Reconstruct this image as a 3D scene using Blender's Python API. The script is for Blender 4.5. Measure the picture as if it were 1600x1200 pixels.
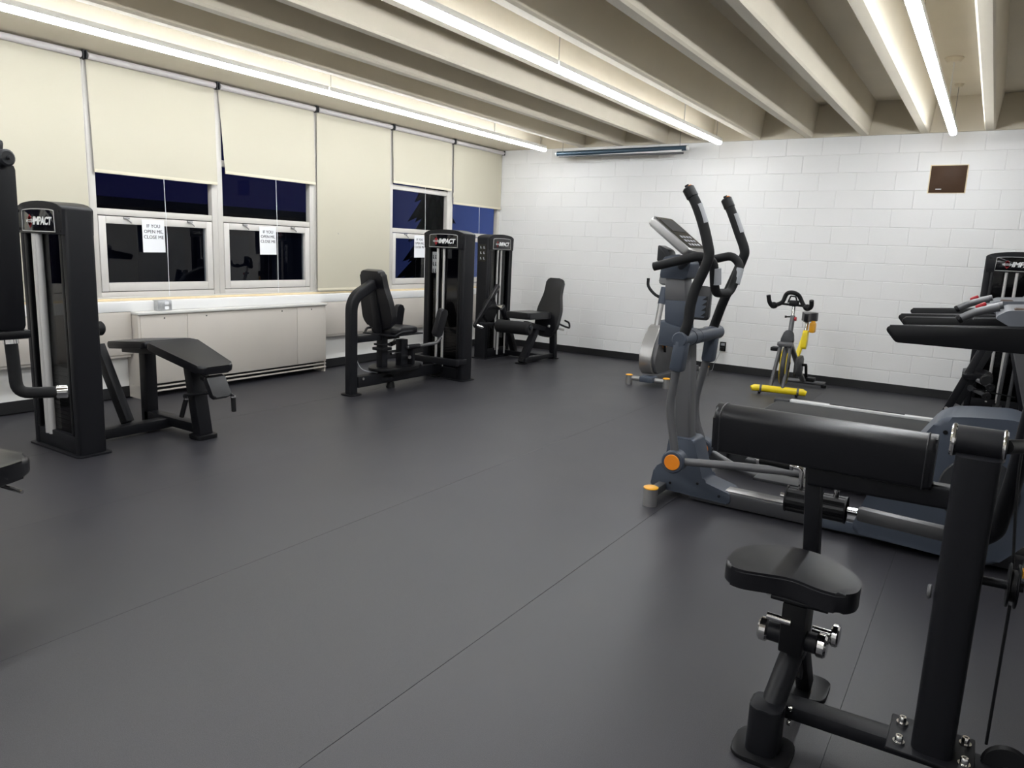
import bpy, bmesh, math, random
from mathutils import Vector, Matrix
random.seed(7)
for o in list(bpy.data.objects): bpy.data.objects.remove(o)
S = bpy.context.scene
COL = S.collection
V = Vector
PI = math.pi

# ------------------------------------------------------------------ camera
cam = bpy.data.objects.new('camera', bpy.data.cameras.new('camera'))
COL.objects.link(cam)
F, YAW, PITCH, ROLL = 1153.84, -0.566827, -0.181292, 0.042025
fw = V((math.sin(YAW)*math.cos(PITCH), math.cos(YAW)*math.cos(PITCH), math.sin(PITCH)))
rt = V((math.cos(YAW), -math.sin(YAW), 0))
up = rt.cross(fw)
r2 = rt*math.cos(ROLL)+up*math.sin(ROLL)
u2 = up*math.cos(ROLL)-rt*math.sin(ROLL)
cam.matrix_world = Matrix(((r2.x, u2.x, -fw.x, 6.42814), (r2.y, u2.y, -fw.y, -9.49907), (r2.z, u2.z, -fw.z, 1.46108), (0, 0, 0, 1)))
cam.data.sensor_width = 36.0
cam.data.lens = F/1600*36
cam.data.clip_start = 0.05
cam.data.clip_end = 200
S.camera = cam

# ------------------------------------------------------------------ world: blue dusk
W = bpy.data.worlds.new('dusk'); S.world = W; W.use_nodes = True
nt = W.node_tree; nt.nodes.clear()
wo = nt.nodes.new('ShaderNodeOutputWorld'); bg = nt.nodes.new('ShaderNodeBackground')
bg.inputs[1].default_value = 1.0
wt = nt.nodes.new('ShaderNodeTexCoord'); wx = nt.nodes.new('ShaderNodeSeparateXYZ'); wr = nt.nodes.new('ShaderNodeValToRGB')
nt.links.new(wt.outputs['Generated'], wx.inputs[0]); nt.links.new(wx.outputs['Y'], wr.inputs[0]); nt.links.new(wr.outputs[0], bg.inputs[0])
e = wr.color_ramp.elements   # afterglow lingers towards +Y
e[0].position = .45; e[0].color = (.003, .0033, .022, 1); e[1].position = 1; e[1].color = (.07, .115, .32, 1)
q_ = e.new(.70); q_.color = (.006, .007, .04, 1); q_ = e.new(.76); q_.color = (.022, .03, .095, 1); q_ = e.new(.82); q_.color = (.055, .09, .26, 1)
nt.links.new(bg.outputs[0], wo.inputs[0])

# ------------------------------------------------------------------ exposure
S.view_settings.view_transform = 'Standard'
S.view_settings.look = 'None'
S.view_settings.gamma = 1
S.view_settings.use_curve_mapping = False
S.view_settings.exposure = 0.12
LED_STRENGTH = 44.5

# ------------------------------------------------------------------ materials
MAT = {}
def mat(name, col, rough=.5, metal=0, noise=0, nscale=40, bump=0, bscale=200, emit=None, spec=.5, coat=0, sheen=0, trans=0):
    m = bpy.data.materials.new(name); m.use_nodes = True
    n = m.node_tree.nodes; l = m.node_tree.links
    b = n['Principled BSDF']
    b.inputs['Base Color'].default_value = (*col, 1)
    b.inputs['Roughness'].default_value = rough
    b.inputs['Metallic'].default_value = metal
    b.inputs['Specular IOR Level'].default_value = spec
    if coat:
        b.inputs['Coat Weight'].default_value = coat; b.inputs['Coat Roughness'].default_value = .08
    if trans: b.inputs['Transmission Weight'].default_value = trans
    tc = None
    if noise or bump:
        tc = n.new('ShaderNodeTexCoord')
    if noise:
        t = n.new('ShaderNodeTexNoise'); t.inputs['Scale'].default_value = nscale; t.inputs['Detail'].default_value = 5
        l.new(tc.outputs['Object'], t.inputs['Vector'])
        mx = n.new('ShaderNodeMix'); mx.data_type = 'RGBA'
        mx.inputs[6].default_value = (*[c*(1-noise) for c in col], 1)
        mx.inputs[7].default_value = (*[min(1, c*(1+noise)) for c in col], 1)
        l.new(t.outputs['Fac'], mx.inputs[0]); l.new(mx.outputs[2], b.inputs['Base Color'])
    if bump:
        t2 = n.new('ShaderNodeTexNoise'); t2.inputs['Scale'].default_value = bscale; t2.inputs['Detail'].default_value = 3
        l.new(tc.outputs['Object'], t2.inputs['Vector'])
        bp = n.new('ShaderNodeBump'); bp.inputs['Strength'].default_value = bump; bp.inputs['Distance'].default_value = .002
        l.new(t2.outputs['Fac'], bp.inputs['Height']); l.new(bp.outputs[0], b.inputs['Normal'])
    if emit:
        b.inputs['Emission Color'].default_value = (*emit[0], 1); b.inputs['Emission Strength'].default_value = emit[1]
    MAT[name] = m
    return m
mat('block_paint', (.85, .845, .835), .55, noise=.03, nscale=3, bump=.35, bscale=60)
mat('mortar', (.78, .772, .76), .7, noise=.04, nscale=20)
mat('concrete_paint', (.70, .635, .51), .7, noise=.06, nscale=2.5, bump=.3, bscale=30)
mat('wall_paint', (.80, .79, .76), .6, noise=.03, nscale=3)
mat('cove_base', (.012, .012, .013), .45)
mat('shade_cloth', (.525, .495, .395), .8, noise=.03, nscale=1.5, bump=.15, bscale=500)
mat('shade_hem', (.66, .61, .48), .7)
mat('alu_white', (.60, .575, .535), .4, noise=.05, nscale=6)
mat('roller_tube', (.56, .53, .53), .35)
mat('sash_white', (.64, .615, .58), .4, noise=.05, nscale=8)
mat('sill_white', (.80, .80, .79), .4, noise=.03, nscale=5)
mat('wood_strip', (.80, .66, .42), .5, noise=.15, nscale=12)
mat('beige_steel', (.55, .51, .46), .45, noise=.05, nscale=3)
mat('beige_top', (.66, .65, .62), .35)
mat('grille_dark', (.03, .03, .03), .5)
mat('paper', (.85, .86, .88), .8)
mat('ink', (.05, .05, .06), .8)
mat('brown_metal', (.065, .036, .021), .5, noise=.12, nscale=10, spec=.15)
mat('frame_black', (.0085, .0087, .0108), .42, noise=.1, nscale=60, bump=.12, bscale=900, spec=.22)
mat('plastic_black', (.005, .005, .006), .42, spec=.25)
mat('plastic_dark', (.017, .018, .021), .5, bump=.1, bscale=600)
mat('vinyl', (.006, .006, .0078), .34, noise=.1, nscale=30, bump=.2, bscale=380, spec=.42)
mat('piping', (.02, .02, .023), .4)
mat('foam_grip', (.008, .008, .009), .65, bump=.3, bscale=500, spec=.3)
mat('chrome', (.72, .71, .70), .12, 1)
mat('steel_rod', (.55, .54, .53), .4, .35)
mat('silver_paint', (.36, .355, .35), .35, .75)
mat('grey_paint', (.115, .115, .12), .4, .3)
mat('rail_grey', (.055, .055, .06), .4, .3)
mat('blue_grey', (.054, .065, .087), .42, noise=.06, nscale=15, spec=.3)
mat('blue_grey_lit', (.10, .108, .125), .4)  # lighter copy of blue_grey, its lit look put into the colour
mat('orange', (.80, .24, .012), .35)
mat('amber', (.85, .40, .02), .35)
mat('yellow', (.82, .62, .01), .35)
mat('red', (.42, .012, .022), .4)
mat('logo_grey', (.5, .5, .5), .4)
mat('white_print', (.82, .82, .82), .5)
mat('label_grey', (.35, .36, .38), .5)
mat('belt', (.012, .012, .013), .65, bump=.2, bscale=300)
mat('deck_rail', (.70, .70, .70), .3, .3)
mat('plate_gloss', (.004, .004, .005), .08)
mat('screen_blue', (.05, .085, .12), .3, .3)
mat('screen_fabric', (.78, .78, .78), .7)
mat('tree_dark', (.012, .016, .012), .9)
mat('trunk', (.02, .016, .012), .9)
mat('asphalt', (.03, .03, .033), .9)
mat('brick_dark', (.05, .04, .038), .9)
mat('galv', (.5, .51, .52), .4, .6, noise=.25, nscale=40)
mat('fixture_white', (.7, .7, .68), .4)
mat('wire', (.25, .24, .22), .4, .8)
mat('led', (.9, .9, .9), .5, emit=((.955, .985, 1.02), LED_STRENGTH))
mat('display', (.012, .014, .014), .2)
mat('weights', (.01, .01, .011), .4)

# floor rubber: fine grey flecks, worn cloudy patches
m = mat('rubber', (.02, .02, .022), .5)
n = m.node_tree.nodes; l = m.node_tree.links; b = n['Principled BSDF']
tc = n.new('ShaderNodeTexCoord')
t1 = n.new('ShaderNodeTexNoise'); t1.inputs['Scale'].default_value = 420; t1.inputs['Detail'].default_value = 2
t2 = n.new('ShaderNodeTexNoise'); t2.inputs['Scale'].default_value = .9; t2.inputs['Detail'].default_value = 6
l.new(tc.outputs['Object'], t1.inputs['Vector']); l.new(tc.outputs['Object'], t2.inputs['Vector'])
cr = n.new('ShaderNodeValToRGB'); cr.color_ramp.elements[0].position = .35; cr.color_ramp.elements[1].position = .72
cr.color_ramp.elements[0].color = (.0235, .0228, .0278, 1); cr.color_ramp.elements[1].color = (.058, .0565, .066, 1)
l.new(t1.outputs['Fac'], cr.inputs[0])
mx = n.new('ShaderNodeMix'); mx.data_type = 'RGBA'; mx.blend_type = 'MULTIPLY'; mx.inputs[0].default_value = .35
l.new(cr.outputs[0], mx.inputs[6]); l.new(t2.outputs['Fac'], mx.inputs[7]); l.new(mx.outputs[2], b.inputs['Base Color'])
mr = n.new('ShaderNodeMapRange'); mr.inputs[3].default_value = .34; mr.inputs[4].default_value = .50
l.new(t2.outputs['Fac'], mr.inputs[0]); l.new(mr.outputs[0], b.inputs['Roughness'])
bp = n.new('ShaderNodeBump'); bp.inputs['Strength'].default_value = .25; bp.inputs['Distance'].default_value = .002
l.new(t1.outputs['Fac'], bp.inputs['Height']); l.new(bp.outputs[0], b.inputs['Normal'])

def pane_mat(name, tint, ior=1.5, rough=.0):
    m = bpy.data.materials.new(name); m.use_nodes = True
    n = m.node_tree.nodes; l = m.node_tree.links; n.clear()
    out = n.new('ShaderNodeOutputMaterial'); mixs = n.new('ShaderNodeMixShader')
    tr = n.new('ShaderNodeBsdfTransparent'); tr.inputs[0].default_value = (*tint, 1)
    gl = n.new('ShaderNodeBsdfGlossy'); gl.inputs['Roughness'].default_value = rough
    fr = n.new('ShaderNodeFresnel'); fr.inputs[0].default_value = ior
    # reflect at the outer faces only; the thin pane does not refract, so its inner faces must not mirror
    ge = n.new('ShaderNodeNewGeometry'); inv = n.new('ShaderNodeMath'); inv.operation = 'SUBTRACT'; inv.inputs[0].default_value = 1
    mu = n.new('ShaderNodeMath'); mu.operation = 'MULTIPLY'
    l.new(ge.outputs['Backfacing'], inv.inputs[1]); l.new(inv.outputs[0], mu.inputs[0]); l.new(fr.outputs[0], mu.inputs[1])
    l.new(mu.outputs[0], mixs.inputs[0]); l.new(tr.outputs[0], mixs.inputs[1]); l.new(gl.outputs[0], mixs.inputs[2])
    l.new(mixs.outputs[0], out.inputs[0]); MAT[name] = m
pane_mat('window_glass', (.78, .8, .85), 1.22)
pane_mat('sash_glass', (.7, .74, .78), 1.7)
pane_mat('smoked_pane', (.55, .55, .56), 1.45, .02)

# ------------------------------------------------------------------ mesh builder
def fillet(pts, r, n=6):
    pts = [V(p) for p in pts]
    if r <= 0 or len(pts) < 3: return pts
    out = [pts[0]]
    for i in range(1, len(pts)-1):
        a, p, c = pts[i-1], pts[i], pts[i+1]
        d1 = (a-p); d2 = (c-p); l1 = d1.length; l2 = d2.length
        d1 /= l1; d2 /= l2
        rr = min(r, l1*.48, l2*.48)
        s = p+d1*rr; e = p+d2*rr
        for k in range(n+1):
            t = k/n
            out.append(s*(1-t)**2+p*2*t*(1-t)+e*t*t)
    out.append(pts[-1])
    return out
def smooth(pts, n=6):
    pts = [V(p) for p in pts]; P_ = [pts[0]*2-pts[1]]+pts+[pts[-1]*2-pts[-2]]; out = []
    for i in range(1, len(P_)-2):
        p0, p1, p2, p3 = P_[i-1:i+3]
        for k in range(n):
            t = k/n
            out.append(.5*((2*p1)+(p2-p0)*t+(2*p0-5*p1+4*p2-p3)*t*t+(3*p1-p0-3*p2+p3)*t**3))
    out.append(pts[-1]); return out
def roundpoly(pts, r, n=4):
    out = []; N = len(pts)
    for i in range(N):
        a, p, c = V(pts[i-1]), V(pts[i]), V(pts[(i+1) % N])
        rr = r[i] if isinstance(r, (list, tuple)) else r
        d1 = a-p; d2 = c-p; l1 = d1.length; l2 = d2.length
        rr = min(rr, l1*.48, l2*.48)
        s = p+d1/l1*rr; e = p+d2/l2*rr
        for k in range(n+1):
            t = k/n; out.append(s*(1-t)**2+p*2*t*(1-t)+e*t*t)
    return out
class MB:
    def __init__(s, M=None): s.bm = bmesh.new(); s.M = M or Matrix()
    def _bev(s, geom_edges, w, seg):
        bmesh.ops.bevel(s.bm, geom=geom_edges, offset=w, segments=seg, profile=.5, affect='EDGES', clamp_overlap=True)
    def box(s, c, d, rot=None, bev=0, seg=2):
        r = bmesh.ops.create_cube(s.bm, size=1)
        R = rot if isinstance(rot, Matrix) else (Matrix.Rotation(rot, 4, 'Z') if rot else Matrix())
        Mx = Matrix.Translation(V(c)) @ R.to_4x4() @ Matrix.Diagonal((*d, 1))
        bmesh.ops.transform(s.bm, matrix=Mx, verts=r['verts'])
        if bev:
            e = list({e for v in r['verts'] for e in v.link_edges}); s._bev(e, bev, seg)
        return s
    def bx(s, x0, x1, y0, y1, z0, z1, bev=0, seg=2):
        return s.box(((x0+x1)/2, (y0+y1)/2, (z0+z1)/2), (abs(x1-x0), abs(y1-y0), abs(z1-z0)), None, bev, seg)
    def bar(s, p0, p1, w, h, side=(0, 0, 1), bev=.006):
        # straight rectangular bar: h measured along 'side', w across it
        p0, p1 = V(p0), V(p1); t = (p1-p0); L = t.length; t /= L
        sd = V(side); sd = (sd-t*sd.dot(t)).normalized(); u = t.cross(sd)
        R = Matrix((t, u, sd)).transposed()
        return s.box((p0+p1)/2, (L, w, h), R, bev)
    def sweep(s, pts, sec, hint=None, closed=False):
        pts = [V(p) for p in pts]; N = len(pts); rings = []; fr = None
        for i in range(N):
            t = (pts[min(i+1, N-1)]-pts[max(i-1, 0)])
            if closed: t = pts[(i+1) % N]-pts[i-1]
            t.normalize()
            if hint is not None: a = V(hint)
            elif fr is None: a = V((0, 0, 1)) if abs(t.z) < .9 else V((1, 0, 0))
            else: a = fr
            a = (a-t*a.dot(t)).normalized(); fr = a; b_ = t.cross(a)
            sc = sec(i/(N-1)) if callable(sec) else sec
            rings.append([s.bm.verts.new(pts[i]+a*x+b_*y) for x, y in sc])
        K = len(rings[0])
        for i in range(N if closed else N-1):
            A, B_ = rings[i], rings[(i+1) % N]
            for k in range(K): s.bm.faces.new((A[k], A[(k+1) % K], B_[(k+1) % K], B_[k]))
        if not closed:
            s.bm.faces.new(rings[0][::-1]); s.bm.faces.new(rings[-1])
        return s
    def tube(s, pts, r, fil=0, n=12, sm=False, closed=False):
        pts = smooth(pts) if sm else fillet(pts, fil)
        if callable(r): sec = lambda t: [(r(t)*math.cos(2*PI*k/n), r(t)*math.sin(2*PI*k/n)) for k in range(n)]
        else: sec = [(r*math.cos(2*PI*k/n), r*math.sin(2*PI*k/n)) for k in range(n)]
        return s.sweep(pts, sec, None, closed)
    def rtube(s, pts, a, b, hint, fil=.06, rad=.012, sm=False):
        # rectangular tube: a along hint, b across
        pts = smooth(pts) if sm else fillet(pts, fil, 8)
        q = roundpoly([(-a/2, -b/2, 0), (a/2, -b/2, 0), (a/2, b/2, 0), (-a/2, b/2, 0)], rad, 3)
        return s.sweep(pts, [(p.x, p.y) for p in q], hint)
    def cyl(s, p0, p1, r, n=20, r1=None, bev=0):
        p0, p1 = V(p0), V(p1); r1 = r if r1 is None else r1
        if bev:
            L = (p1-p0).length; t = (p1-p0)/L
            return s.lathe([(0, 0), (r-bev, 0), (r, bev), (r1, L-bev), (r1-bev, L), (0, L)], p0, t, n)
        return s.lathe([(0, 0), (r, 0), (r1, (p1-p0).length), (0, (p1-p0).length)], p0, (p1-p0).normalized(), n)
    def lathe(s, prof, o, ax, n=20):
        o = V(o); ax = V(ax).normalized(); a = ax.orthogonal().normalized(); b_ = ax.cross(a); rings = []
        for r, h in prof:
            if r < 1e-6: rings.append([s.bm.verts.new(o+ax*h)])
            else: rings.append([s.bm.verts.new(o+ax*h+(a*math.cos(2*PI*k/n)+b_*math.sin(2*PI*k/n))*r) for k in range(n)])
        for A, B_ in zip(rings, rings[1:]):
            for k in range(n):
                if len(A) == 1 and len(B_) == 1: continue
                if len(A) == 1: s.bm.faces.new((A[0], B_[(k+1) % n], B_[k]))
                elif len(B_) == 1: s.bm.faces.new((A[k], A[(k+1) % n], B_[0]))
                else: s.bm.faces.new((A[k], A[(k+1) % n], B_[(k+1) % n], B_[k]))
        return s
    def prism(s, pts, o, u, v, t, bev=0, seg=2, off=0):
        # outline pts (2D) in plane o,u,v ; extruded t along u x v (centred + off)
        o, u, v = V(o), V(u).normalized(), V(v).normalized(); w = u.cross(v)
        lo = [s.bm.verts.new(o+u*p[0]+v*p[1]+w*(off-t/2)) for p in pts]
        hi = [s.bm.verts.new(o+u*p[0]+v*p[1]+w*(off+t/2)) for p in pts]
        N = len(pts)
        f1 = s.bm.faces.new(lo[::-1]); f2 = s.bm.faces.new(hi)
        for k in range(N): s.bm.faces.new((lo[k], lo[(k+1) % N], hi[(k+1) % N], hi[k]))
        if bev:
            s._bev(list(f1.edges)+list(f2.edges), bev, seg)
        return s
    def ball(s, c, r, sc=(1, 1, 1), n=16):
        q = bmesh.ops.create_uvsphere(s.bm, u_segments=n, v_segments=n//2, radius=r)
        bmesh.ops.transform(s.bm, matrix=Matrix.Translation(V(c)) @ Matrix.Diagonal((*sc, 1)), verts=q['verts']); return s
    def text(s, body, o, u, v, size, shear=0, offs=0, align='CENTER', space=1, ext=.0008, lsp=1):
        cu = bpy.data.curves.new('t', 'FONT'); cu.body = body; cu.size = size; cu.align_x = align; cu.align_y = 'CENTER'
        cu.shear = shear; cu.offset = offs; cu.extrude = ext; cu.space_character = space; cu.space_line = lsp; cu.resolution_u = 3
        ob = bpy.data.objects.new('t', cu); COL.objects.link(ob)
        me = bpy.data.meshes.new_from_object(ob)
        u, v = V(u).normalized(), V(v).normalized(); w = u.cross(v)
        M = Matrix.Translation(V(o)) @ Matrix((u, v, w)).transposed().to_4x4()
        me.transform(M); s.bm.from_mesh(me)
        bpy.data.objects.remove(ob); bpy.data.curves.remove(cu); bpy.data.meshes.remove(me); return s
    def build(s, name, mt, parent=None, angle=35):
        bm = s.bm; bmesh.ops.recalc_face_normals(bm, faces=bm.faces)
        me = bpy.data.meshes.new(name); bm.to_mesh(me); bm.free()
        me.transform(s.M)
        if parent is not None:
            root = parent
            while root.parent: root = root.parent
            me.transform(Matrix.Translation(-root.location))
        for p in me.polygons: p.use_smooth = True
        me.set_sharp_from_angle(angle=math.radians(angle))
        me.materials.append(MAT[mt])
        o = bpy.data.objects.new(name, me); COL.objects.link(o)
        if parent is not None: o.parent = parent
        return o
def thing(name, label, cat, loc, group=None):
    o = bpy.data.objects.new(name, None); COL.objects.link(o); o.location = loc; o.empty_display_size = .1
    o['label'] = label; o['category'] = cat
    if group: o['group'] = group
    return o
def tag(o, label, cat, group=None):
    o['label'] = label; o['category'] = cat
    if group: o['group'] = group
    return o
def struct(o, label=None):
    o['kind'] = 'structure'
    if label: o['label'] = label
    return o
def sempty(name, label=None, loc=(0, 0, 0)):
    o = bpy.data.objects.new(name, None); COL.objects.link(o); o.location = loc; return struct(o, label)

# ================================================================== ROOM
XR, YF = 9.6, -12.4          # right wall, wall behind the camera
ZB, ZS = 2.886, 3.25         # joist soffit, slab
# ---- floor: 4 ft rubber rolls laid side by side along the room
fl = struct(MB().bx(-.15, XR, YF, .15, -.12, -.008).build('floor', 'rubber'), 'black speckled rubber roll flooring with tight seams')
for k in range(8):
    x0 = 4.97+1.22*(k-4); x1 = x0+1.22
    x0 = max(x0, .0); x1 = min(x1, XR)
    if x1-x0 < .05: continue
    g_ = .0009 if k == 4 else .0003
    MB().bx(x0+g_, x1-(.0009 if k == 3 else .0003), YF, 0, -.008, -.0003*(k % 2), .0006, 1).build('rubber_roll', 'rubber', fl)
# ---- ceiling: slab, joists, edge beams
ce = struct(MB().bx(-.15, XR+.1, YF-.1, .15, ZS, ZS+.15).build('ceiling', 'concrete_paint'), 'beige painted concrete ceiling with deep ribs')
def joist(cx):
    q = [(-.083, ZS+.002), (-.05, ZB+.016), (-.036, ZB), (.036, ZB), (.05, ZB+.016), (.083, ZS+.002)]
    return MB().prism([(a, b) for a, b in q], (cx, (YF)/2, 0), (1, 0, 0), (0, 0, 1), -YF)
j0 = None
for k in range(-5, 9):
    cx = 6.19-.603*k
    if cx > XR-.1: continue
    joist(cx).build('joist', 'concrete_paint', ce)
MB().prism([(0, ZB), (.70, ZB), (.715, ZB+.02), (.75, ZS), (0, ZS)], (0, YF/2, 0), (1, 0, 0), (0, 0, 1), -YF).build('edge_beam', 'concrete_paint', ce)
MB().bx(.0, XR, -.015, .15, ZB, ZS).build('end_beam', 'concrete_paint', ce)
# ---- back wall of painted blocks
wb = struct(MB().bx(-.02, XR+.1, .0, .15, 0, ZB-.002).build('wall_back', 'mortar'), 'white painted concrete block wall')
BH, BL, Z0 = .2032, .4064, .041
def block_mesh(L, H):
    mb = MB(); d = .0045; c = .004
    hx, hz = L/2-.0022, H/2-.0022
    a = [(-hx, 0, -hz), (hx, 0, -hz), (hx, 0, hz), (-hx, 0, hz)]
    b_ = [(-hx, -d*.4, -hz), (hx, -d*.4, -hz), (hx, -d*.4, hz), (-hx, -d*.4, hz)]
    f = [(-hx+c, -d, -hz+c), (hx-c, -d, -hz+c), (hx-c, -d, hz-c), (-hx+c, -d, hz-c)]
    R = [[mb.bm.verts.new(p) for p in r] for r in (a, b_, f)]
    for A, B_ in zip(R, R[1:]):
        for k in range(4): mb.bm.faces.new((A[k], A[(k+1) % 4], B_[(k+1) % 4], B_[k]))
    mb.bm.faces.new(R[2])
    bmesh.ops.recalc_face_normals(mb.bm, faces=mb.bm.faces)
    me = bpy.data.meshes.new('block'); mb.bm.to_mesh(me); mb.bm.free(); me.materials.append(MAT['block_paint']); return me
cache = {}
XB = 6.95
for k in range(14):
    ph = .077 if k % 2 else .28
    xs = [0]+[ph+BL*i for i in range(-1, 19) if .02 < ph+BL*i < XB]+[XB]
    for a, b_ in zip(xs, xs[1:]):
        L = round(b_-a, 3)
        if L < .03: continue
        if L not in cache: cache[L] = block_mesh(L, BH)
        o = bpy.data.objects.new('block', cache[L]); COL.objects.link(o); o.parent = wb
        o.location = ((a+b_)/2, random.uniform(-.0008, .0008), Z0+BH*(k+.5))
mb = MB()
for k in range(14):
    ph = .077 if k % 2 else .28
    x = XB
    while x < XR:
        mb.bx(x+.002, min(x+BL, XR)-.002, -.0045, 0, Z0+BH*k+.002, Z0+BH*(k+1)-.002); x += BL
o = mb.build('block_field', 'block_paint', wb); o['kind'] = 'stuff'
# ---- cove bases
struct(MB().bx(0, XR, -.009, -.0046, 0, .098, .002, 1).build('baseboard_back', 'cove_base'), 'black rubber cove base along block wall')
struct(MB().bx(.0, .007, YF, -.01, 0, .10, .002, 1).build('baseboard_left', 'cove_base'), 'black rubber cove base under the windows')
# ---- left wall: low wall + reveals (window openings above the sill)
BAY = 1.2222; NB = 8
SILL, SASH_B, RAIL, HEAD = .90, .945, 1.60, 2.84
wl = struct(MB().bx(-.2, 0, YF, .15, 0, SILL-.012).build('wall_left', 'wall_paint'), 'low white wall beneath the windows')
MB().bx(-.2, 0, YF, .15, HEAD, ZS).build('lintel', 'concrete_paint', wl)
MB().bx(-.2, 0, YF, -NB*BAY-.05, SILL-.012, HEAD).build('pier', 'wall_paint', wl)
struct(MB().bx(XR, XR+.15, YF, .15, 0, ZS).build('wall_right', 'block_paint'), 'white wall on the far side from the windows')
struct(MB().bx(-.2, XR+.15, YF-.15, YF, 0, ZS).build('wall_front', 'block_paint'), 'white wall at the far end of the room')
# ---- trim: wooden strip and white sill shelf
struct(MB().bx(.0, .036, -NB*BAY, -.005, .866, .888, .005).build('trim_1', 'wood_strip'), 'thin varnished wooden strip under the windows')
struct(MB().bx(.0, .033, -NB*BAY, -.005, .888, SILL, .003).build('trim_2', 'alu_white'), 'aluminium window stool')
struct(MB().bx(.0, .10, -NB*BAY, -.005, .775, .866, .008, 3).build('trim_3', 'sill_white'), 'white painted sill shelf')
# ---- windows
for i in range(NB):
    y1 = -i*BAY; y0 = -(i+1)*BAY
    w = sempty('window_%d' % (i+1), 'white aluminium window bay with dark glass', (0, y0, 0))
    mw = .06
    # jambs, head, sill, transom
    MB().bx(-.037, .03, y0-.0, y0+mw, SILL-.012, HEAD, .004).build('jamb', 'alu_white', w)
    MB().bx(-.037, .03, y1-mw, y1, SILL-.012, HEAD, .004).build('jamb', 'alu_white', w)
    MB().bx(-.037, .02, y0+mw, y1-mw, HEAD-.06, HEAD, .003).build('head_rail', 'alu_white', w)
    MB().bx(-.037, .025, y0+mw, y1-mw, SILL-.012, SASH_B, .004).build('sill_rail', 'alu_white', w)
    MB().bx(-.037, .022, y0+mw, y1-mw, RAIL-.0, RAIL+.055, .004).build('transom', 'alu_white', w)
    MB().bx(-.037, .02, y0+mw, y1-mw, 2.125, 2.185, .004).build('transom', 'alu_white', w)
    MB().bx(-.034, -.028, y0+mw, y1-mw, RAIL+.055, 2.125).build('pane', 'window_glass', w)
    MB().bx(-.034, -.028, y0+mw, y1-mw, 2.185, HEAD-.06).build('pane', 'window_glass', w)
    s = MB(); a, b_, c, d = y0+mw+.006, y1-mw-.006, SASH_B+.006, RAIL-.008
    st = .062
    s.bx(-.03, .028, a, a+st, c, d, .004).bx(-.03, .028, b_-st, b_, c, d, .004).bx(-.03, .028, a+st, b_-st, c, c+st+.012, .004).bx(-.03, .028, a+st, b_-st, d-st, d, .004)
    sash = s.build('sash', 'sash_white', w)
    MB().bx(-.008, -.002, a+st, b_-st, c+st+.012, d-st).build('pane', 'sash_glass', sash)
    for yy in (a+.24, b_-.24):
        MB().box((.036, yy, d-.01), (.018, .05, .018), None, .003).cyl((.04, yy, d-.012), (.055, yy+.035, d-.05), .006, 8).build('latch', 'silver_paint', sash)

# ---- roller shades
# (bay index from the block wall, hem height, hem skew along Y, label)
SH = [(0, 2.03, .012, 'cream roller shade in the window next to the block wall'),
      (1, 2.20, .01, 'short cream roller shade hanging highest, second from block wall'),
      (2, .905, 0, 'cream roller shade pulled fully down between two signed windows'),
      (3, 2.06, .055, 'cream roller shade hanging crooked with a gap at one edge'),
      (4, 1.945, .018, 'wide cream roller shade half down above the radiator cabinet'),
      (5, .905, 0, 'cream roller shade pulled fully down behind weight tower with bench'),
      (6, 1.9, .0, 'cream roller shade half down beyond the fully closed one behind leg-curl tower'),
      (7, 1.9, 0, 'cream roller shade half down in the last window bay')]
for i, hem, skew, lab in SH:
    y1 = -i*BAY-.014; y0 = -(i+1)*BAY+.014
    t = thing('roller_shade', lab, 'window shade', (.07, (y0+y1)/2, hem), 'roller shades along the windows')
    zt = 2.845
    MB().cyl((.075, y0+.012, zt), (.075, y1-.012, zt), .027, 16).build('roller', 'roller_tube', t)
    for yy in (y0-.006, y1-.004):
        MB().bx(.03, .1, yy, yy+.01, zt-.03, zt+.035, .002).build('bracket', 'plastic_dark', t)
    # cloth with gentle ripples
    mb = MB(); NY, NZ = 14, 12; g = []
    for a in range(NZ+1):
        r = []
        for c in range(NY+1):
            fz = a/NZ; fy = c/NY
            z = (zt+.0)*(1-fz)+hem*fz
            ya = (y0+.008)+skew*fz*(1 if i != 0 else 1); yb = (y1-.008)+skew*.35*fz
            y = ya*(1-fy)+yb*fy
            x = .054+.003*math.sin(fy*5+i*2)*fz+.004*fz
            r.append((x, y, z))
        g.append(r)
    for sd in (0, .0012):
        vs = [[mb.bm.verts.new((p[0]+sd, p[1], p[2])) for p in r] for r in g]
        for a in range(NZ):
            for c in range(NY): mb.bm.faces.new((vs[a][c], vs[a+1][c], vs[a+1][c+1], vs[a][c+1]))
    mb.build('cloth', 'shade_cloth', t)
    ya = y0+.008+skew; yb = y1-.008+skew*.35
    MB().bx(.051, .066, ya, yb, hem-.004, hem+.024, .003).build('hem_bar', 'shade_hem', t)
    if hem > 1:
        ym = (ya+yb)/2+.03
        MB().tube([(.062, ym, hem), (.07, ym+.004, (hem+.9)/2), (.075, ym+.0, .9 if i > 2 else 1.0)], .0026, n=6).build('pull_cord', 'paper', t)
# ---- paper notes on the lower sashes
for i, yo, lab in ((4, -5.56, 'white paper note on the sash above the outlet box'), (3, -4.30, 'white paper note on the sash between radiator cabinet and crooked shade'), (1, -1.86, 'white paper note on window glass behind the middle weight towers')):
    t = thing('paper_note', lab, 'sign', (.031, yo, 1.3), 'if you open me notes')
    MB().prism([(-.105, -.148), (.108, -.145), (.105, .14), (-.107, .138)], (.034, yo, 1.44), (0, 1, 0), (0, 0, 1), .001).build('sheet', 'paper', t)
    MB().text('IF YOU\nOPEN ME,\nCLOSE ME', (.0352, yo, 1.475), (0, 1, 0), (0, 0, 1), .042, offs=.0, lsp=1.15).build('lettering', 'ink', t)
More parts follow.
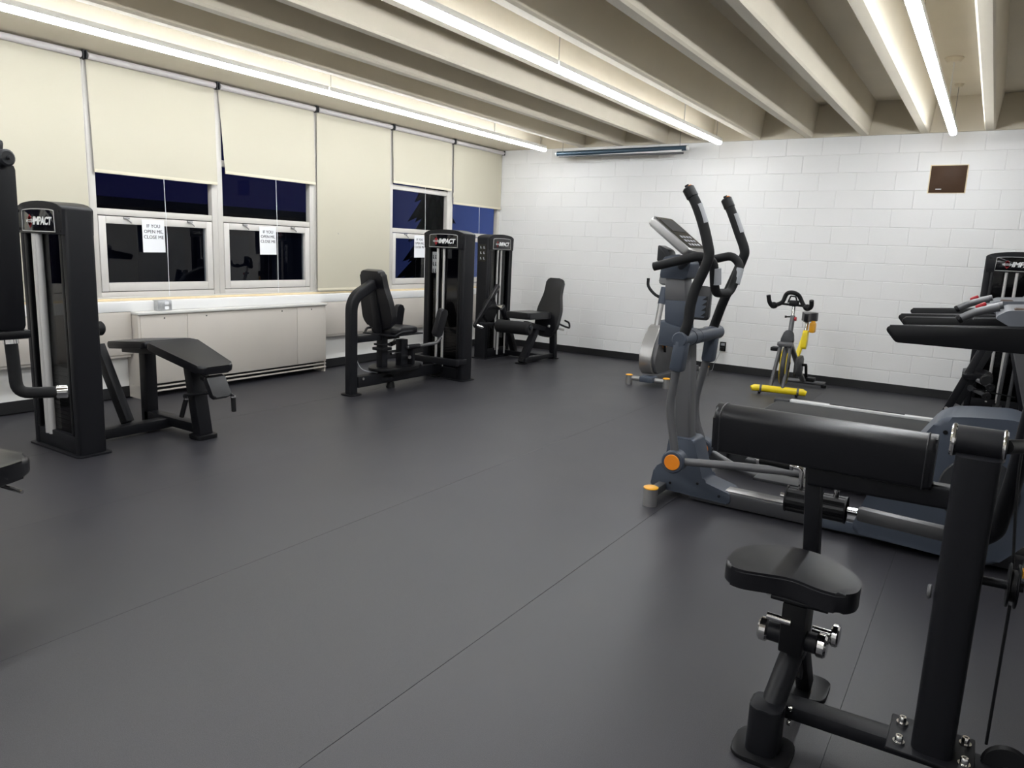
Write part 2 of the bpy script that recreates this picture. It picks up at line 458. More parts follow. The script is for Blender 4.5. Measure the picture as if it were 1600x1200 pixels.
# ---- low heater covers along the wall and the radiator cabinet
CY0, CY1 = -5.84, -3.65
for a, b_, lab in ((CY1+.005, -.02, 'long low beige heater cover running to the block wall'), (-9.7, CY0-.005, 'low beige heater cover behind the weight tower with bench')):
    t = thing('heater_cover', lab, 'heater', (.05, (a+b_)/2, .40), 'heater covers')
    MB().bx(.001, .10, a, b_, .40, .774, .004).build('front_panel', 'beige_steel', t)
    MB().bx(.01, .085, a+.01, b_-.01, .375, .4).build('grille', 'beige_steel', t)
t = thing('radiator_cabinet', 'large beige steel radiator cabinet with floor grille beneath the signed windows', 'cabinet', (.1, (CY0+CY1)/2, 0))
MB().bx(.001, .19, CY0, CY1, .12, .752, .004).bx(.001, .18, CY0, CY0+.02, 0, .12).bx(.001, .18, CY1-.02, CY1, 0, .12).build('body', 'beige_steel', t)
MB().bx(.001, .212, CY0-.006, CY1+.006, .752, .776, .006).build('top', 'beige_top', t)
for a, b_ in ((CY0+.02, CY0+.47), (CY0+.474, CY1-.42), (CY1-.416, CY1-.02)):
    p = MB().bx(.19, .198, a, b_, .125, .742, .002).build('front_panel', 'beige_steel', t)
    for yy in ((a+.2, b_-.2) if b_-a > .8 else ((a+b_)/2,)):
        MB().cyl((.198, yy, .715), (.2015, yy, .715), .007, 10).build('screw', 'grille_dark', p)
for z in (.055, .095):
    MB().bx(.168, .19, CY0+.0, CY1-.0, z-.007, z+.007, .002).build('grille_bar', 'beige_steel', t)
t = thing('outlet_box', 'galvanised steel outlet box on top of the radiator cabinet', 'outlet', (.12, -5.55, .776))
MB().bx(.07, .16, -5.63, -5.49, .776, .872, .008).build('box', 'galv', t)
f = MB().bx(.16, .164, -5.622, -5.498, .782, .866, .003).build('cover_plate', 'galv', t)
for z in (.803, .845): MB().prism(roundpoly([(-.02, -.014, 0), (.02, -.014, 0), (.02, .014, 0), (-.02, .014, 0)], .01), (.165, -5.545, z), (0, 1, 0), (0, 0, 1), .004).build('socket', 'paper', f)
# ---- things on the block wall
t = thing('wall_hatch', 'square brown metal access panel high on the block wall', 'vent', (5.87, -.006, 2.25))
MB().bx(5.70, 6.04, -.016, -.005, 2.253, 2.537, .003).build('panel', 'brown_metal', t)
MB().bx(5.69, 6.05, -.008, -.0045, 2.245, 2.545).build('surround', 'wood_strip', t)
MB().bx(5.765, 5.82, -.0175, -.016, 2.284, 2.294).build('sticker', 'paper', t)
t = thing('wall_outlet', 'black wall outlet with plugged-in cable low on the block wall', 'outlet', (3.95, -.01, .3))
xo, zo = 3.60, .325
MB().bx(xo-.04, xo+.04, -.012, -.005, zo-.06, zo+.06, .003).build('cover_plate', 'plastic_black', t)
MB().bx(xo-.024, xo+.024, -.014, -.012, zo+.012, zo+.045, .003).build('socket', 'label_grey', t)
p = MB().bx(xo-.028, xo+.02, -.055, -.013, zo-.045, zo-.005, .006).build('plug', 'plastic_black', t)
MB().tube([(xo-.01, -.05, zo-.03), (xo-.03, -.06, zo-.12), (xo-.08, -.05, .1), (xo-.1, -.06, .006), (xo-.12, -.3, .005)], .003, sm=True, n=6).build('cable', 'label_grey', t)
# ---- hanging projection screen
t = thing('projection_screen', 'rolled-up blue projection screen case hanging by wires near the block wall', 'screen', (2.07, -.3, 2.6))
A, B_ = V((1.14, -.27, 2.772)), V((2.99, -.25, 2.790))
MB().tube([A, B_], .033, n=14).build('case', 'screen_blue', t)
for q, dd in ((A, -1), (B_, 1)): MB().cyl(q, q+V((.02*dd, 0, 0)), .035, 14).build('end_cap', 'fixture_white', t)
A2, B2 = V((1.17, -.275, 2.738)), V((2.95, -.255, 2.728))
MB().prism([(0, 0), (1.74, 0), (1.74, .05), (0, .025)], A2+V((.02, 0, .005)), (1, 0, 0), (0, 0, 1), .003).build('fabric_edge', 'screen_fabric', t)
MB().tube([A2, B2], .013, n=10).build('bottom_bar', 'grey_paint', t)
for x in (1.22, 2.9): MB().tube([(x, -.265, 2.80), (x, -.265, 3.25)], .003, n=6).build('wire', 'wire', t)
# ---- linear LED lights
LZ = 2.805
for j, (lx, lab) in enumerate(((1.067, 'long white LED strip light hanging beside the windows'), (3.477, 'long white LED strip light hanging over the open floor'), (5.888, 'long white LED strip light hanging over the treadmills'))):
    t = thing('strip_light', lab, 'light', (lx, -6, LZ-.03), 'hanging strip lights')
    segs = [-.5, -4.45, -8.4, -11.9]
    for a, b_ in zip(segs, segs[1:]):
        sfx = '_offscreen' if a < -8 else ''
        h = MB().bx(lx-.0345, lx+.0345, b_+.004, a-.004, LZ+.004, LZ+.045, .006).build('housing'+sfx, 'fixture_white', t)
        d = MB().rtube([(lx, b_+.003, LZ), (lx, a-.003, LZ)], .056, .066, (0, 0, 1), 0, .026).build('diffuser'+sfx, 'led', h)
    for y in (-.62, -4.4, -8.35, -11.6):
        w = MB().cyl((lx, y, LZ+.045), (lx, y, ZS-.03), .0028, 6).build('hanger', 'wire', t)
        MB().lathe([(0, 0), (.03, 0), (.045, .03), (0, .03)], (lx, y, ZS-.03), (0, 0, 1), 16).build('canopy', 'concrete_paint', w)
    w = MB().cyl((lx+.005, -1.72, LZ+.045), (lx+.005, -1.72, ZS-.04), .006, 6).build('power_cord', 'fixture_white', t)
    MB().lathe([(0, 0), (.05, 0), (.075, .03), (.075, .04), (0, .04)], (lx, -1.72, ZS-.04), (0, 0, 1), 20).build('canopy', 'concrete_paint', w)
# ---- outside: dusk ground, neighbouring building, trees
struct(MB().bx(-60, -.25, -40, 60, -3.6, -3.5).build('ground', 'asphalt'), 'dark ground outside')
t = thing('neighbour_building', 'dark building seen through the signed windows', 'building', (-14, 0, -3.5))
MB().bx(-18, -12, -8, 8.2, -3.5, 2.1).build('wall', 'brick_dark', t)
MB().bx(-18.3, -11.8, -8.2, 8.5, 2.1, 2.3).build('roof', 'asphalt', t)
for k in range(7):
    for z in (-2.6, .2):
        o = MB().bx(-12.03, -11.99, -7+k*2.1, -5.7+k*2.1, z, z+1.3).build('window', 'grille_dark', t)
def conifer(x, y, h, r, lab):
    t = thing('conifer', lab, 'tree', (x, y, -3.5), 'trees outside')
    MB().cyl((x, y, -3.5), (x, y, h*.6), .18, 8, .08).build('trunk', 'trunk', t)
    mb = MB(); n = 11
    for k in range(n):
        z = -2.6+(h+2.6)*k/n; rr = r*(1-k/n)**.8+.1
        N = 18; tip = mb.bm.verts.new((x, y, z+(h+2.6)/n*1.9)); ring = []
        for q in range(N):
            a = 2*PI*q/N+k; r_ = rr*(1 if q % 2 else .62)*random.uniform(.85, 1.1)
            ring.append(mb.bm.verts.new((x+r_*math.cos(a), y+r_*math.sin(a), z-.25*rr*(q % 2))))
        for q in range(N): mb.bm.faces.new((ring[q], ring[(q+1) % N], tip))
        mb.bm.faces.new(ring[::-1])
    mb.build('foliage', 'tree_dark', t)
conifer(-12.5, 13.9, 5.5, 1.9, 'tall dark conifer outside the second window from block wall')
conifer(-14, 24.5, 6.5, 2.0, 'dark conifer outside the window next to the block wall')

# ================================================================== MACHINES
def emblem(M, parent, cx, cz, y, r):
    # red four-petal emblem crossed by grey bars
    def petal(dx, dz, a, b_):
        return roundpoly([(cx+dx-a, cz+dz-b_, 0), (cx+dx+a, cz+dz-b_, 0), (cx+dx+a, cz+dz+b_, 0), (cx+dx-a, cz+dz+b_, 0)], min(a, b_)*.7)
    e = MB(M)
    e.prism([(cx-r*.62, cz), (cx, cz-r), (cx+r*.62, cz), (cx, cz+r)], (0, y, 0), (1, 0, 0), (0, 0, 1), .002)
    e.prism(petal(0, 0, r*.42, r*.7), (0, y, 0), (1, 0, 0), (0, 0, 1), .002)
    em = e.build('emblem', 'red', parent)
    g = MB(M)
    for dz in (-.13, .13):
        g.prism(petal(0, dz*r, r*1.0, r*.06), (0, y-.0015, 0), (1, 0, 0), (0, 0, 1), .0015)
    for sx in (-1, 1):
        g.prism([(cx+sx*r*.5, cz-r*.34), (cx+sx*r*1.05, cz), (cx+sx*r*.5, cz+r*.34)][::sx], (0, y-.0005, 0), (1, 0, 0), (0, 0, 1), .0015)
    g.build('emblem_bars', 'logo_grey', em)
def tower(root, M, rods=(-.1, -.01), placard=True, rr=.0145):
    # weight-stack tower, local: width x, front -y, height z
    w, H = .295, 1.585
    MB(M).prism(roundpoly([(-w-.03, -.115, 0), (w+.03, -.115, 0), (w+.03, .115, 0), (-w-.03, .115, 0)], .03), (0, 0, .006), (1, 0, 0), (0, 1, 0), .012, .003).build('base_plate', 'frame_black', root)
    for sx in (-1, 1):
        q = roundpoly([(sx*(w-.065), -.09, 0), (sx*w, -.09, 0), (sx*w, .09, 0), (sx*(w-.065), .09, 0)][::sx], .022, 4)
        p = MB(M).prism(q, (0, 0, .012+(H-.012)/2), (1, 0, 0), (0, 1, 0), H-.012, .004).build('side_post', 'frame_black', root)
    # arched header
    arch = [(-w+.012, 1.43), (w-.012, 1.43), (w-.004, 1.585)]+[(w*math.cos(PI*k/14)*.98, 1.585+.05*math.sin(PI*k/14)) for k in range(1, 14)]+[(-w+.004, 1.585)]
    hd = MB(M).prism(arch, (0, -.005, 0), (1, 0, 0), (0, 0, 1), .195, .006).build('header', 'frame_black', root)
    for sx in (-1, 1):
        for z in (1.455, 1.57):
            MB(M).cyl((sx*.255, -.102, z), (sx*.255, -.106, z), .009, 10).build('screw', 'plastic_black', hd)
    # name plate with silver edge, emblem and lettering
    qa = [(-.205, 1.445, 0), (.205, 1.445, 0), (.2, 1.572, 0)]+[(.2*math.cos(PI*k/8), 1.572+.012*math.sin(PI*k/8), 0) for k in range(1, 8)]+[(-.2, 1.572, 0)]
    npl = MB(M).prism(qa, (0, -.1035, 0), (1, 0, 0), (0, 0, 1), .004, .001).build('name_plate', 'plate_gloss', root)
    ed = [(p[0], -.1065, p[1]) for p in qa]
    MB(M).tube(ed, .0032, n=6, closed=True).build('plate_edge', 'steel_rod', npl)
    emblem(M, npl, -.105, 1.508, -.107, .042)
    MB(M).text('IMPACT', (.045, -.1065, 1.508), (1, 0, 0), (0, 0, 1), .068, shear=.25, offs=.0022, space=.95).build('lettering', 'white_print', npl)
    # lower kick panel, back sheet, rods, stack, smoked front
    MB(M).bx(-w+.06, w-.06, -.085, .08, .012, .13, .004).build('kick_panel', 'frame_black', root)
    MB(M).bx(-w+.06, w-.06, .07, .08, .13, 1.45).build('back_panel', 'plastic_black', root)
    for x in rods:
        MB(M).cyl((x, -.074, .1), (x, -.074, 1.45), rr, 14).build('guide_rod', 'steel_rod', root)
    st = MB(M)
    for k in range(14): st.bx(-.15, .15, -.018+.0, .06, .14+k*.03, .14+k*.03+.027, .003, 1)
    st.build('weight_stack', 'weights', root)
    for sx in (-1, 1):
        MB(M).bx(sx*.205, sx*.235, -.09, -.07, .13, 1.43, .004).build('pane_frame', 'plastic_black', root)
    MB(M).bx(-.205, .205, -.056, -.052, .13, 1.43).build('front_pane', 'smoked_pane', root)
    if placard:
        pl = MB(M).bx(-.20, -.125, -.0595, -.057, 1.16, 1.39, .001).build('placard', 'label_grey', root)
        g = MB(M)
        for k in range(3):
            z = 1.35-k*.075
            for sx in (-.182, -.148):
                g.ball((sx, -.0600, z), .008, (1, .15, 1), 8).box((sx, -.0600, z-.022), (.014, .001, .026)).box((sx+.008, -.0600, z-.035), (.02, .001, .007))
        g.build('figures', 'plastic_black', pl)
def foot(mb, c, lx, ly, h=.016):
    q = roundpoly([(-lx/2, -ly/2, 0), (lx/2, -ly/2, 0), (lx/2, ly/2, 0), (-lx/2, ly/2, 0)], min(lx, ly)*.3)
    return mb.prism(q, V(c)+V((0, 0, h/2)), (1, 0, 0), (0, 1, 0), h, .004)
def pad(mb, pts, o, u, v, t, bev=.018, r=.05):
    return mb.prism(roundpoly([(*p, 0) for p in pts], r, 5), o, u, v, t, bev, 4)

# ------------------------------------------------ prone leg-curl machine (window side)
R0 = thing('leg_curl_machine', 'black prone leg-curl machine with tall weight tower and two-part sloping bench', 'gym machine', (1.285, -6.8, 0), 'weight machines')
tower(R0, Matrix.Translation((1.285, -7.0, 0)), rods=(-.12, -.075), placard=False, rr=.022)
yc = -6.27
MB().bar((1.29, -6.92, .055), (1.29, yc, .055), .09, .07).build('base_beam', 'frame_black', R0)
MB().bar((1.02, yc, .07), (1.66, yc, .07), .09, .07).build('cross_beam', 'frame_black', R0)
MB().bar((1.03, yc, .0), (1.03, yc, .60), .09, .09, (0, 1, 0)).build('bench_post', 'frame_black', R0)
fp = MB().bar((1.70, yc, .02), (1.60, yc, .55), .09, .105, (0, 1, 0)).build('front_leg', 'frame_black', R0)
foot(MB(), (1.70, yc, 0), .15, .17, .03).build('foot', 'plastic_black', fp)
MB().bar((1.17, -6.53, .07), (.88, -6.56, .62), .09, .06, (0, 1, 0)).build('diagonal_brace', 'frame_black', R0)
MB().bar((.76, yc, .565), (1.34, yc, .605), .10, .06).build('bench_rail', 'frame_black', R0)
# flat and sloping pads
pad(MB(), [(-.30, -.17), (.26, -.19), (.26, .19), (-.30, .17)], (1.05, yc, .632), V((1, 0, .1)), (0, 1, 0), .055).build('flat_pad', 'vinyl', R0)
sl = V((.57, 0, -.135)).normalized()
pad(MB(), [(-.285, -.20), (.29, -.135), (.29, .135), (-.285, .20)], V((1.615, yc, .595)), sl, (0, 1, 0), .06, .018, .045).build('sloping_pad', 'vinyl', R0)
MB().bar((1.36, yc, .61), (1.80, yc, .51), .10, .05).build('pad_rail', 'frame_black', R0)
ds = V((.5, 0, -.86)).normalized()
ep = pad(MB(), [(-.085, -.075), (.085, -.075), (.085, .075), (-.085, .075)], (1.885, yc+.0, .405), ds, (0, 1, 0), .045, .012, .02).build('elbow_pad', 'vinyl', R0)
MB().bar((1.72, yc, .46), (1.87, yc, .42), .05, .04).build('pad_bracket', 'frame_black', ep)
for sy, a in ((1, V((1.95, -6.19, .33))), (-1, V((1.66, -6.37, .30)))):
    h = MB().tube([(1.80, yc, .35), (a.x-.03, a.y, a.z+.02), a], .012, .02).build('handle_stem', 'frame_black', R0)
    e = a+V((-.01 if sy > 0 else -.05, .01*sy, -.11 if sy > 0 else -.14))
    MB().tube([a, e], .017).build('grip', 'foam_grip', h)
    MB().cyl(a+V((0, 0, .006)), a-V((0, 0, .006)), .019, 12).build('grip_ring', 'chrome', h)
# roller and its arm, mostly behind the tower
MB().cyl((.70, -6.88, .725), (.70, -6.42, .725), .055, 20, bev=.015).build('leg_roller', 'foam_grip', R0)
MB().cyl((.74, -6.83, .62), (.74, -6.56, .62), .035, 16).cyl((.74, -6.56, .62), (.74, -6.545, .62), .042, 16).build('pivot', 'chrome', R0)
MB().bar((.72, -6.8, .60), (.70, -6.8, .73), .03, .05, (0, 1, 0)).build('roller_arm', 'frame_black', R0)

# ------------------------------------------------ seated adductor machine
R0 = thing('adductor_machine', 'black seated hip machine whose high-backed seat faces a weight tower', 'gym machine', (1.37, -3.7, 0), 'weight machines')
tower(R0, Matrix.Translation((1.375, -2.95, 0)) @ Matrix.Rotation(math.radians(-4), 4, 'Z'))
xc = 1.345
fr = MB().rtube([(xc, -4.41, .012), (xc, -4.41, .93), (xc, -4.12, 1.06)], .085, .10, (1, 0, 0), .13, .02).build('rear_frame', 'frame_black', R0)
foot(MB(), (xc, -4.41, 0), .17, .16, .014).build('foot', 'plastic_black', fr)
MB().bar((xc, -4.36, .12), (xc, -3.05, .12), .09, .11).build('base_beam', 'frame_black', R0)
MB().cyl((xc+.045, -4.30, .15), (xc+.055, -4.30, .15), .014, 12).build('bolt', 'chrome', R0)
MB().bar((xc, -4.37, .535), (xc, -3.75, .535), .06, .06).build('seat_beam', 'frame_black', R0)
MB().bar((1.05, -3.18, .22), (1.70, -3.18, .22), .06, .07).build('cross_beam', 'frame_black', R0)
for x in (1.07, 1.66): MB().bar((x, -3.18, .22), (x, -3.0, .22), .06, .06).build('tower_bracket', 'frame_black', R0)
# backrest, seen from behind
bk = V((0, .14, -.62)).normalized()
o = V((xc-.03, -4.03, .905))
out = [(-.30, -.145), (-.14, -.15), (.02, -.19), (.2, -.2), (.30, -.12), (.30, .12), (.2, .2), (.02, .19), (-.14, .15), (-.30, .145)]
br = pad(MB(), out, o, bk, (1, 0, 0), .07, .02, .05).build('backrest', 'vinyl', R0)
MB().bar(o+V((0, -.055, .12)), o+bk*.36+V((0, -.05, 0)), .09, .03, (0, 1, 0)).build('back_plate', 'frame_black', br)
pad(MB(), [(-.18, -.18), (.16, -.2), (.2, 0), (.16, .2), (-.18, .18)], (xc, -3.80, .60), (0, 1, 0), (-1, 0, 0), .06, .02, .07).build('seat', 'vinyl', R0)
MB().bx(xc-.2, xc+.2, -4.05, -3.58, .555, .568, .003).build('seat_plate', 'frame_black', R0)
# seat mechanism
MB().bx(xc-.04, xc+.04, -4.02, -3.94, .17, .555, .005).bx(xc-.07, xc+.07, -4.05, -3.91, .40, .43, .004).bx(xc-.06, xc+.06, -4.04, -3.92, .45, .47, .004).build('seat_column', 'frame_black', R0)
MB().prism([(.34*math.cos(2*PI*k/28), .20*math.sin(2*PI*k/28)) for k in range(28)], (xc+.02, -3.80, .215), (0, 1, 0), (1, 0, 0), .03, .006).build('cam_plate', 'plastic_black', R0)
MB().lathe([(0, 0), (.11, 0), (.11, .03), (.06, .05), (.06, .09), (0, .09)], (xc-.02, -3.95, .10), (0, 0, 1), 20).build('cam_hub', 'frame_black', R0)
MB().bx(xc+.02, xc+.1, -3.80, -3.70, .22, .50, .006).bx(xc+.03, xc+.13, -3.66, -3.62, .23, .42, .004).build('cam_bracket', 'frame_black', R0)
MB().cyl((xc+.1, -3.72, .32), (xc+.16, -3.74, .32), .018, 12).cyl((xc+.05, -3.9, .36), (xc+.05, -3.72, .36), .014, 10).build('adjuster_pin', 'chrome', R0)
MB().tube([(xc-.1, -4.25, .34), (xc-.06, -4.2, .22), (xc+.03, -4.05, .17)], .004, sm=True, n=6).build('cable', 'label_grey', R0)
MB().cyl((xc, -3.85, 0), (xc, -3.85, .07), .045, 14, .03).build('levelling_foot', 'plastic_black', R0)
# knee arms and pads
for sx in (1, -1):
    px = xc+.31*sx
    a = MB().tube([(xc+.12*sx, -3.74, .42), (xc+.16*sx, -3.62, .425), (px-.02*sx, -3.46, .46), (px, -3.42, .52)], .017, .05).build('knee_arm', 'grey_paint', R0)
    MB().tube([(xc+.12*sx, -3.72, .422), (xc+.17*sx, -3.60, .428)], .024).build('arm_sleeve', 'foam_grip', a)
    d = V((.02*sx, .07, .24)).normalized()
    pad(MB(), [(-.15, -.055), (.15, -.055), (.15, .055), (-.15, .055)], (px-.02*sx, -3.42, .665), d, (0, 1, -.29), .06, .018, .03).build('knee_pad', 'vinyl', a)
MB().tube([(xc+.2, -4.02, .56), (xc+.24, -3.95, .60), (xc+.24, -3.8, .60)], .012, .03).build('side_handle', 'frame_black', R0)
MB().tube([(xc-.2, -4.02, .56), (xc-.24, -3.95, .60), (xc-.24, -3.8, .60)], .012, .03).build('side_handle', 'frame_black', R0)

# ------------------------------------------------ leg extension in the corner
R0 = thing('leg_extension_machine', 'black leg-extension machine with padded seat and foam roller in the window corner', 'gym machine', (1.2, -1.2, 0), 'weight machines')
tower(R0, Matrix.Translation((.80, -1.21, 0)) @ Matrix.Rotation(PI/2, 4, 'Z'), rods=(-.05, .03), placard=False)
pl = MB().bx(.74, .86, -1.512, -1.508, 1.28, 1.50).build('placard', 'plate_gloss', R0)
g = MB()
for k in range(3):
    for x in (.775, .825): g.box((x, -1.5125, 1.46-k*.07), (.012, .001, .03)).box((x+.008, -1.5125, 1.45-k*.07), (.02, .001, .008))
g.build('figures', 'label_grey', pl)
MB().bar((.86, -1.0, .05), (1.47, -1.0, .05), .09, .07).build('base_beam', 'frame_black', R0)
MB().bar((1.47, -1.47, .05), (1.47, -.68, .05), .08, .06).build('side_beam', 'frame_black', R0)
fl_ = MB().bar((1.44, -1.46, .01), (1.46, -1.14, .47), .085, .085, (1, 0, 0)).build('front_leg', 'frame_black', R0)
foot(MB(), (1.44, -1.46, 0), .15, .12, .012).build('foot', 'plastic_black', fl_)
fl_ = MB().bar((1.49, -.72, .01), (1.47, -.72, .42), .08, .08, (1, 0, 0)).build('rear_leg', 'frame_black', R0)
foot(MB(), (1.49, -.72, 0), .14, .12, .012).build('foot', 'plastic_black', fl_)
MB().bar((1.0, -.95, .05), (1.05, -1.22, .46), .08, .07, (1, 0, 0)).build('tower_leg', 'frame_black', R0)
MB().bar((.92, -1.2, .46), (1.5, -1.2, .46), .09, .07).bar((1.47, -1.45, .52), (1.47, -.72, .36), .07, .07).build('seat_frame', 'frame_black', R0)
pad(MB(), [(-.3, -.17), (.3, -.18), (.3, .18), (-.3, .17)], (1.42, -1.28, .62), V((0, -1, .03)), (1, 0, 0), .085, .02, .04).build('seat', 'vinyl', R0)
bk = V((0, .20, .62)).normalized()
out = [(-.47, -.10), (-.33, -.17), (-.1, -.18), (.12, -.125), (.33, -.125), (.33, .125), (.12, .125), (-.1, .18), (-.33, .17), (-.47, .10)]
br = pad(MB(), out, (1.49, -.84, .77), (1, 0, 0), bk, .075, .02, .05) if False else MB().prism(roundpoly([(q[1], q[0], 0) for q in out], .05, 5), (1.49, -.84, .77), (1, 0, 0), bk, .075, .02, 4)
br = br.build('backrest', 'vinyl', R0)
MB().bar((1.49, -.80, .50), (1.49, -.70, .86), .07, .03, (0, 1, 0)).build('back_plate', 'frame_black', br)
MB().tube([(1.66, -.90, .50), (1.68, -.78, .46), (1.68, -.64, .43), (1.66, -.62, .50), (1.62, -.68, .53)], .013, .03).build('side_handle', 'frame_black', R0)
MB().tube([(1.30, -.90, .50), (1.28, -.78, .46), (1.28, -.64, .43)], .013, .03).build('side_handle', 'frame_black', R0)
MB().bar((1.55, -1.0, .47), (1.6, -.66, .40), .025, .03).build('seat_rail', 'steel_rod', R0)
rl = MB().cyl((1.20, -1.70, .49), (1.70, -1.70, .49), .082, 24, bev=.02).build('foam_roller', 'foam_grip', R0)
for x, s in ((1.20, -1), (1.70, 1)): MB().cyl((x, -1.70, .505), (x+.02*s, -1.70, .505), .03, 14).build('roller_cap', 'plastic_dark', rl)
lv = MB().bar((1.06, -1.50, .975), (1.06, -2.0, .48), .05, .035, (1, 0, 0)).build('lever_arm', 'frame_black', R0)
MB().bar((1.06, -1.5, .985), (1.06, -1.68, .80), .06, .055, (1, 0, 0), .012).build('lever_pad', 'vinyl', lv)
MB().cyl((1.06, -1.96, .50), (1.12, -1.9, .47), .02, 10).build('lever_stop', 'chrome', lv)
MB().bar((1.08, -1.93, .515), (1.2, -1.70, .505), .035, .04).build('roller_bracket', 'frame_black', lv)
MB().cyl((.93, -1.45, .70), (1.10, -1.45, .70), .035, 16).cyl((1.10, -1.45, .70), (1.125, -1.45, .70), .04, 16).build('pivot', 'chrome', R0)
MB().cyl((.93, -1.52, .66), (.97, -1.52, .66), .15, 28).build('cam', 'plastic_black', R0)
MB().bar((1.1, -1.45, .70), (1.1, -1.28, .48), .06, .06, (1, 0, 0)).build('pivot_bracket', 'frame_black', R0)
for y in (-1.35, -1.18): MB().cyl((.98, y, .06), (.98, y, .42), .012, 10).build('guide_rod', 'steel_rod', R0)

# ------------------------------------------------ abdominal machine by the block wall
R0 = thing('abdominal_machine', 'black weight machine with leaning frame and cable pulleys against the block wall', 'gym machine', (6.6, -.8, 0), 'weight machines')
tower(R0, Matrix.Translation((6.63, -.42, 0)), placard=False)
MB().bar((6.20, -1.0, .05), (7.0, -1.0, .05), .08, .07).bar((6.63, -1.0, .05), (6.63, -.5, .05), .08, .07).build('base_frame', 'frame_black', R0)
for x0, x1 in ((6.20, 6.47), (6.86, 6.66)):
    q = MB().bar((x0, -1.0, .03), (x1, -.95, .80), .07, .07, (0, 1, 0)).build('leaning_post', 'frame_black', R0)
    MB().cyl((x0, -1.045, .07), (x0, -1.05, .07), .017, 12).build('bolt', 'steel_rod', q)
MB().bar((6.28, -.84, .10), (6.50, -.80, .72), .08, .05, (0, 1, 0)).build('foot_plate', 'plastic_dark', R0)
pad(MB(), [(-.11, -.13), (.11, -.13), (.11, .13), (-.11, .13)], (6.40, -.92, .425), (1, 0, 0), (0, 1, .1), .06, .018, .04).build('seat', 'vinyl', R0)
MB().cyl((6.5, -1.12, .40), (6.5, -.80, .40), .055, 20, bev=.012).build('foam_roller', 'foam_grip', R0)
for z, xa, xb in ((.345, 6.42, 6.53), (.255, 6.38, 6.51)):
    q = MB().bar((xa, -1.08, z+.05), (xb, -1.1, z), .04, .035).build('pulley_arm', 'grey_paint', R0)
    MB().cyl((xb+.01, -1.13, z-.01), (xb+.01, -1.09, z-.01), .04, 20, bev=.006).build('pulley', 'plastic_black', q)
    MB().cyl((xb+.01, -1.135, z-.01), (xb+.01, -1.13, z-.01), .01, 10).build('axle', 'chrome', q)
MB().tube([(6.38, -1.12, .31), (6.75, -1.12, .27)], .006, n=6).build('cable', 'plastic_black', R0)
MB().cyl((6.38, -1.14, .31), (6.38, -1.10, .31), .028, 18).build('guide_pulley', 'plastic_dark', R0)
for x in (6.62, 6.70): MB().bar((x, -1.02, .05), (x+.02, -.85, .75), .03, .04, (0, 1, 0)).build('strut', 'plastic_dark', R0)

# ------------------------------------------------ biceps-curl machine in the foreground
R0 = thing('biceps_curl_machine', 'black biceps-curl machine with long arm pad, small seat and thick upright post', 'gym machine', (6.2, -7.2, 0), 'weight machines')
bb = MB().bar((6.03, -7.25, .095), (6.90, -7.22, .095), .085, .05, bev=.015).build('base_beam', 'frame_black', R0)
MB().bx(6.345, 6.56, -7.335, -7.145, .118, .128, .004).build('post_flange', 'frame_black', bb)
for x in (6.375, 6.535):
    for y in (-7.295, -7.19):
        MB().lathe([(0, 0), (.016, 0), (.016, .006), (.011, .006), (.011, .02), (.009, .023), (.005, .023), (.004, .017), (0, .017)], (x, y, .128), (0, 0, 1), 12).build('bolt', 'chrome', bb)
q = roundpoly([(-.052, -.07, 0), (.052, -.07, 0), (.052, .07, 0), (-.052, .07, 0)], .035, 6)
po = MB().prism(q, (6.457, -7.24, .553), (1, 0, 0), (0, 1, 0), .85).build('upright_post', 'frame_black', R0)
pv = MB().cyl((6.40, -7.22, 1.005), (6.505, -7.22, 1.005), .042, 24).build('pivot_housing', 'frame_black', R0)
for a, b_ in ((6.388, 6.402), (6.504, 6.516)): MB().cyl((a, -7.22, 1.005), (b_, -7.22, 1.005), .045, 24, bev=.004).build('pivot_cap', 'chrome', pv)
MB().cyl((6.388, -7.27, .585), (6.40, -7.27, .585), .02, 14, bev=.004).build('post_plug', 'grey_paint', po)
# stabiliser with pedestal
MB().tube([(6.035, -7.37, .12), (6.062, -7.19, .30)], .034, n=16).build('inclined_tube', 'frame_black', R0)
MB().bar((6.062, -7.17, .30), (6.065, -6.96, .02), .06, .05, (1, 0, 0), .012).build('rear_leg', 'frame_black', R0)
q = roundpoly([(-.047, -.055, 0), (.047, -.055, 0), (.047, .055, 0), (-.047, .055, 0)], .035, 5)
pe = MB().prism(q, (6.03, -7.375, .085), (1, 0, 0), (0, 1, 0), .15, .006).build('pedestal', 'frame_black', R0)
foot(MB(), (6.03, -7.375, 0), .17, .17, .014).build('foot', 'plastic_black', pe)
ft = foot(MB(), (6.065, -6.95, 0), .15, .17, .014).build('rear_foot', 'plastic_black', R0)
for y, z in ((-7.30, .12), (-7.305, .075)): MB().cyl((6.078, y, z), (6.088, y, z), .009, 10).build('bolt', 'chrome', pe)
# seat column with knobs
MB().bar((6.06, -7.19, .24), (6.06, -7.20, .50), .06, .06, (1, 0, 0)).build('seat_column', 'frame_black', R0)
sp = MB().bx(6.025, 6.095, -7.30, -7.17, .29, .45, .006).build('seat_carriage', 'plastic_black', R0)
MB().cyl((5.985, -7.25, .325), (6.13, -7.25, .325), .031, 18).build('axle', 'frame_black', sp)
for a, b_ in ((5.955, 5.985), (6.125, 6.155)): MB().cyl((a, -7.25, .325), (b_, -7.25, .325), .037, 20, bev=.006).build('end_knob', 'chrome', sp)
MB().cyl((6.10, -7.19, .34), (6.16, -7.19, .34), .012, 12).cyl((6.155, -7.19, .34), (6.178, -7.19, .34), .035, 18, bev=.005).build('lock_knob', 'chrome', sp)
MB().cyl((5.985, -7.30, .395), (6.055, -7.30, .393), .0115, 12).build('pull_pin', 'chrome', sp)
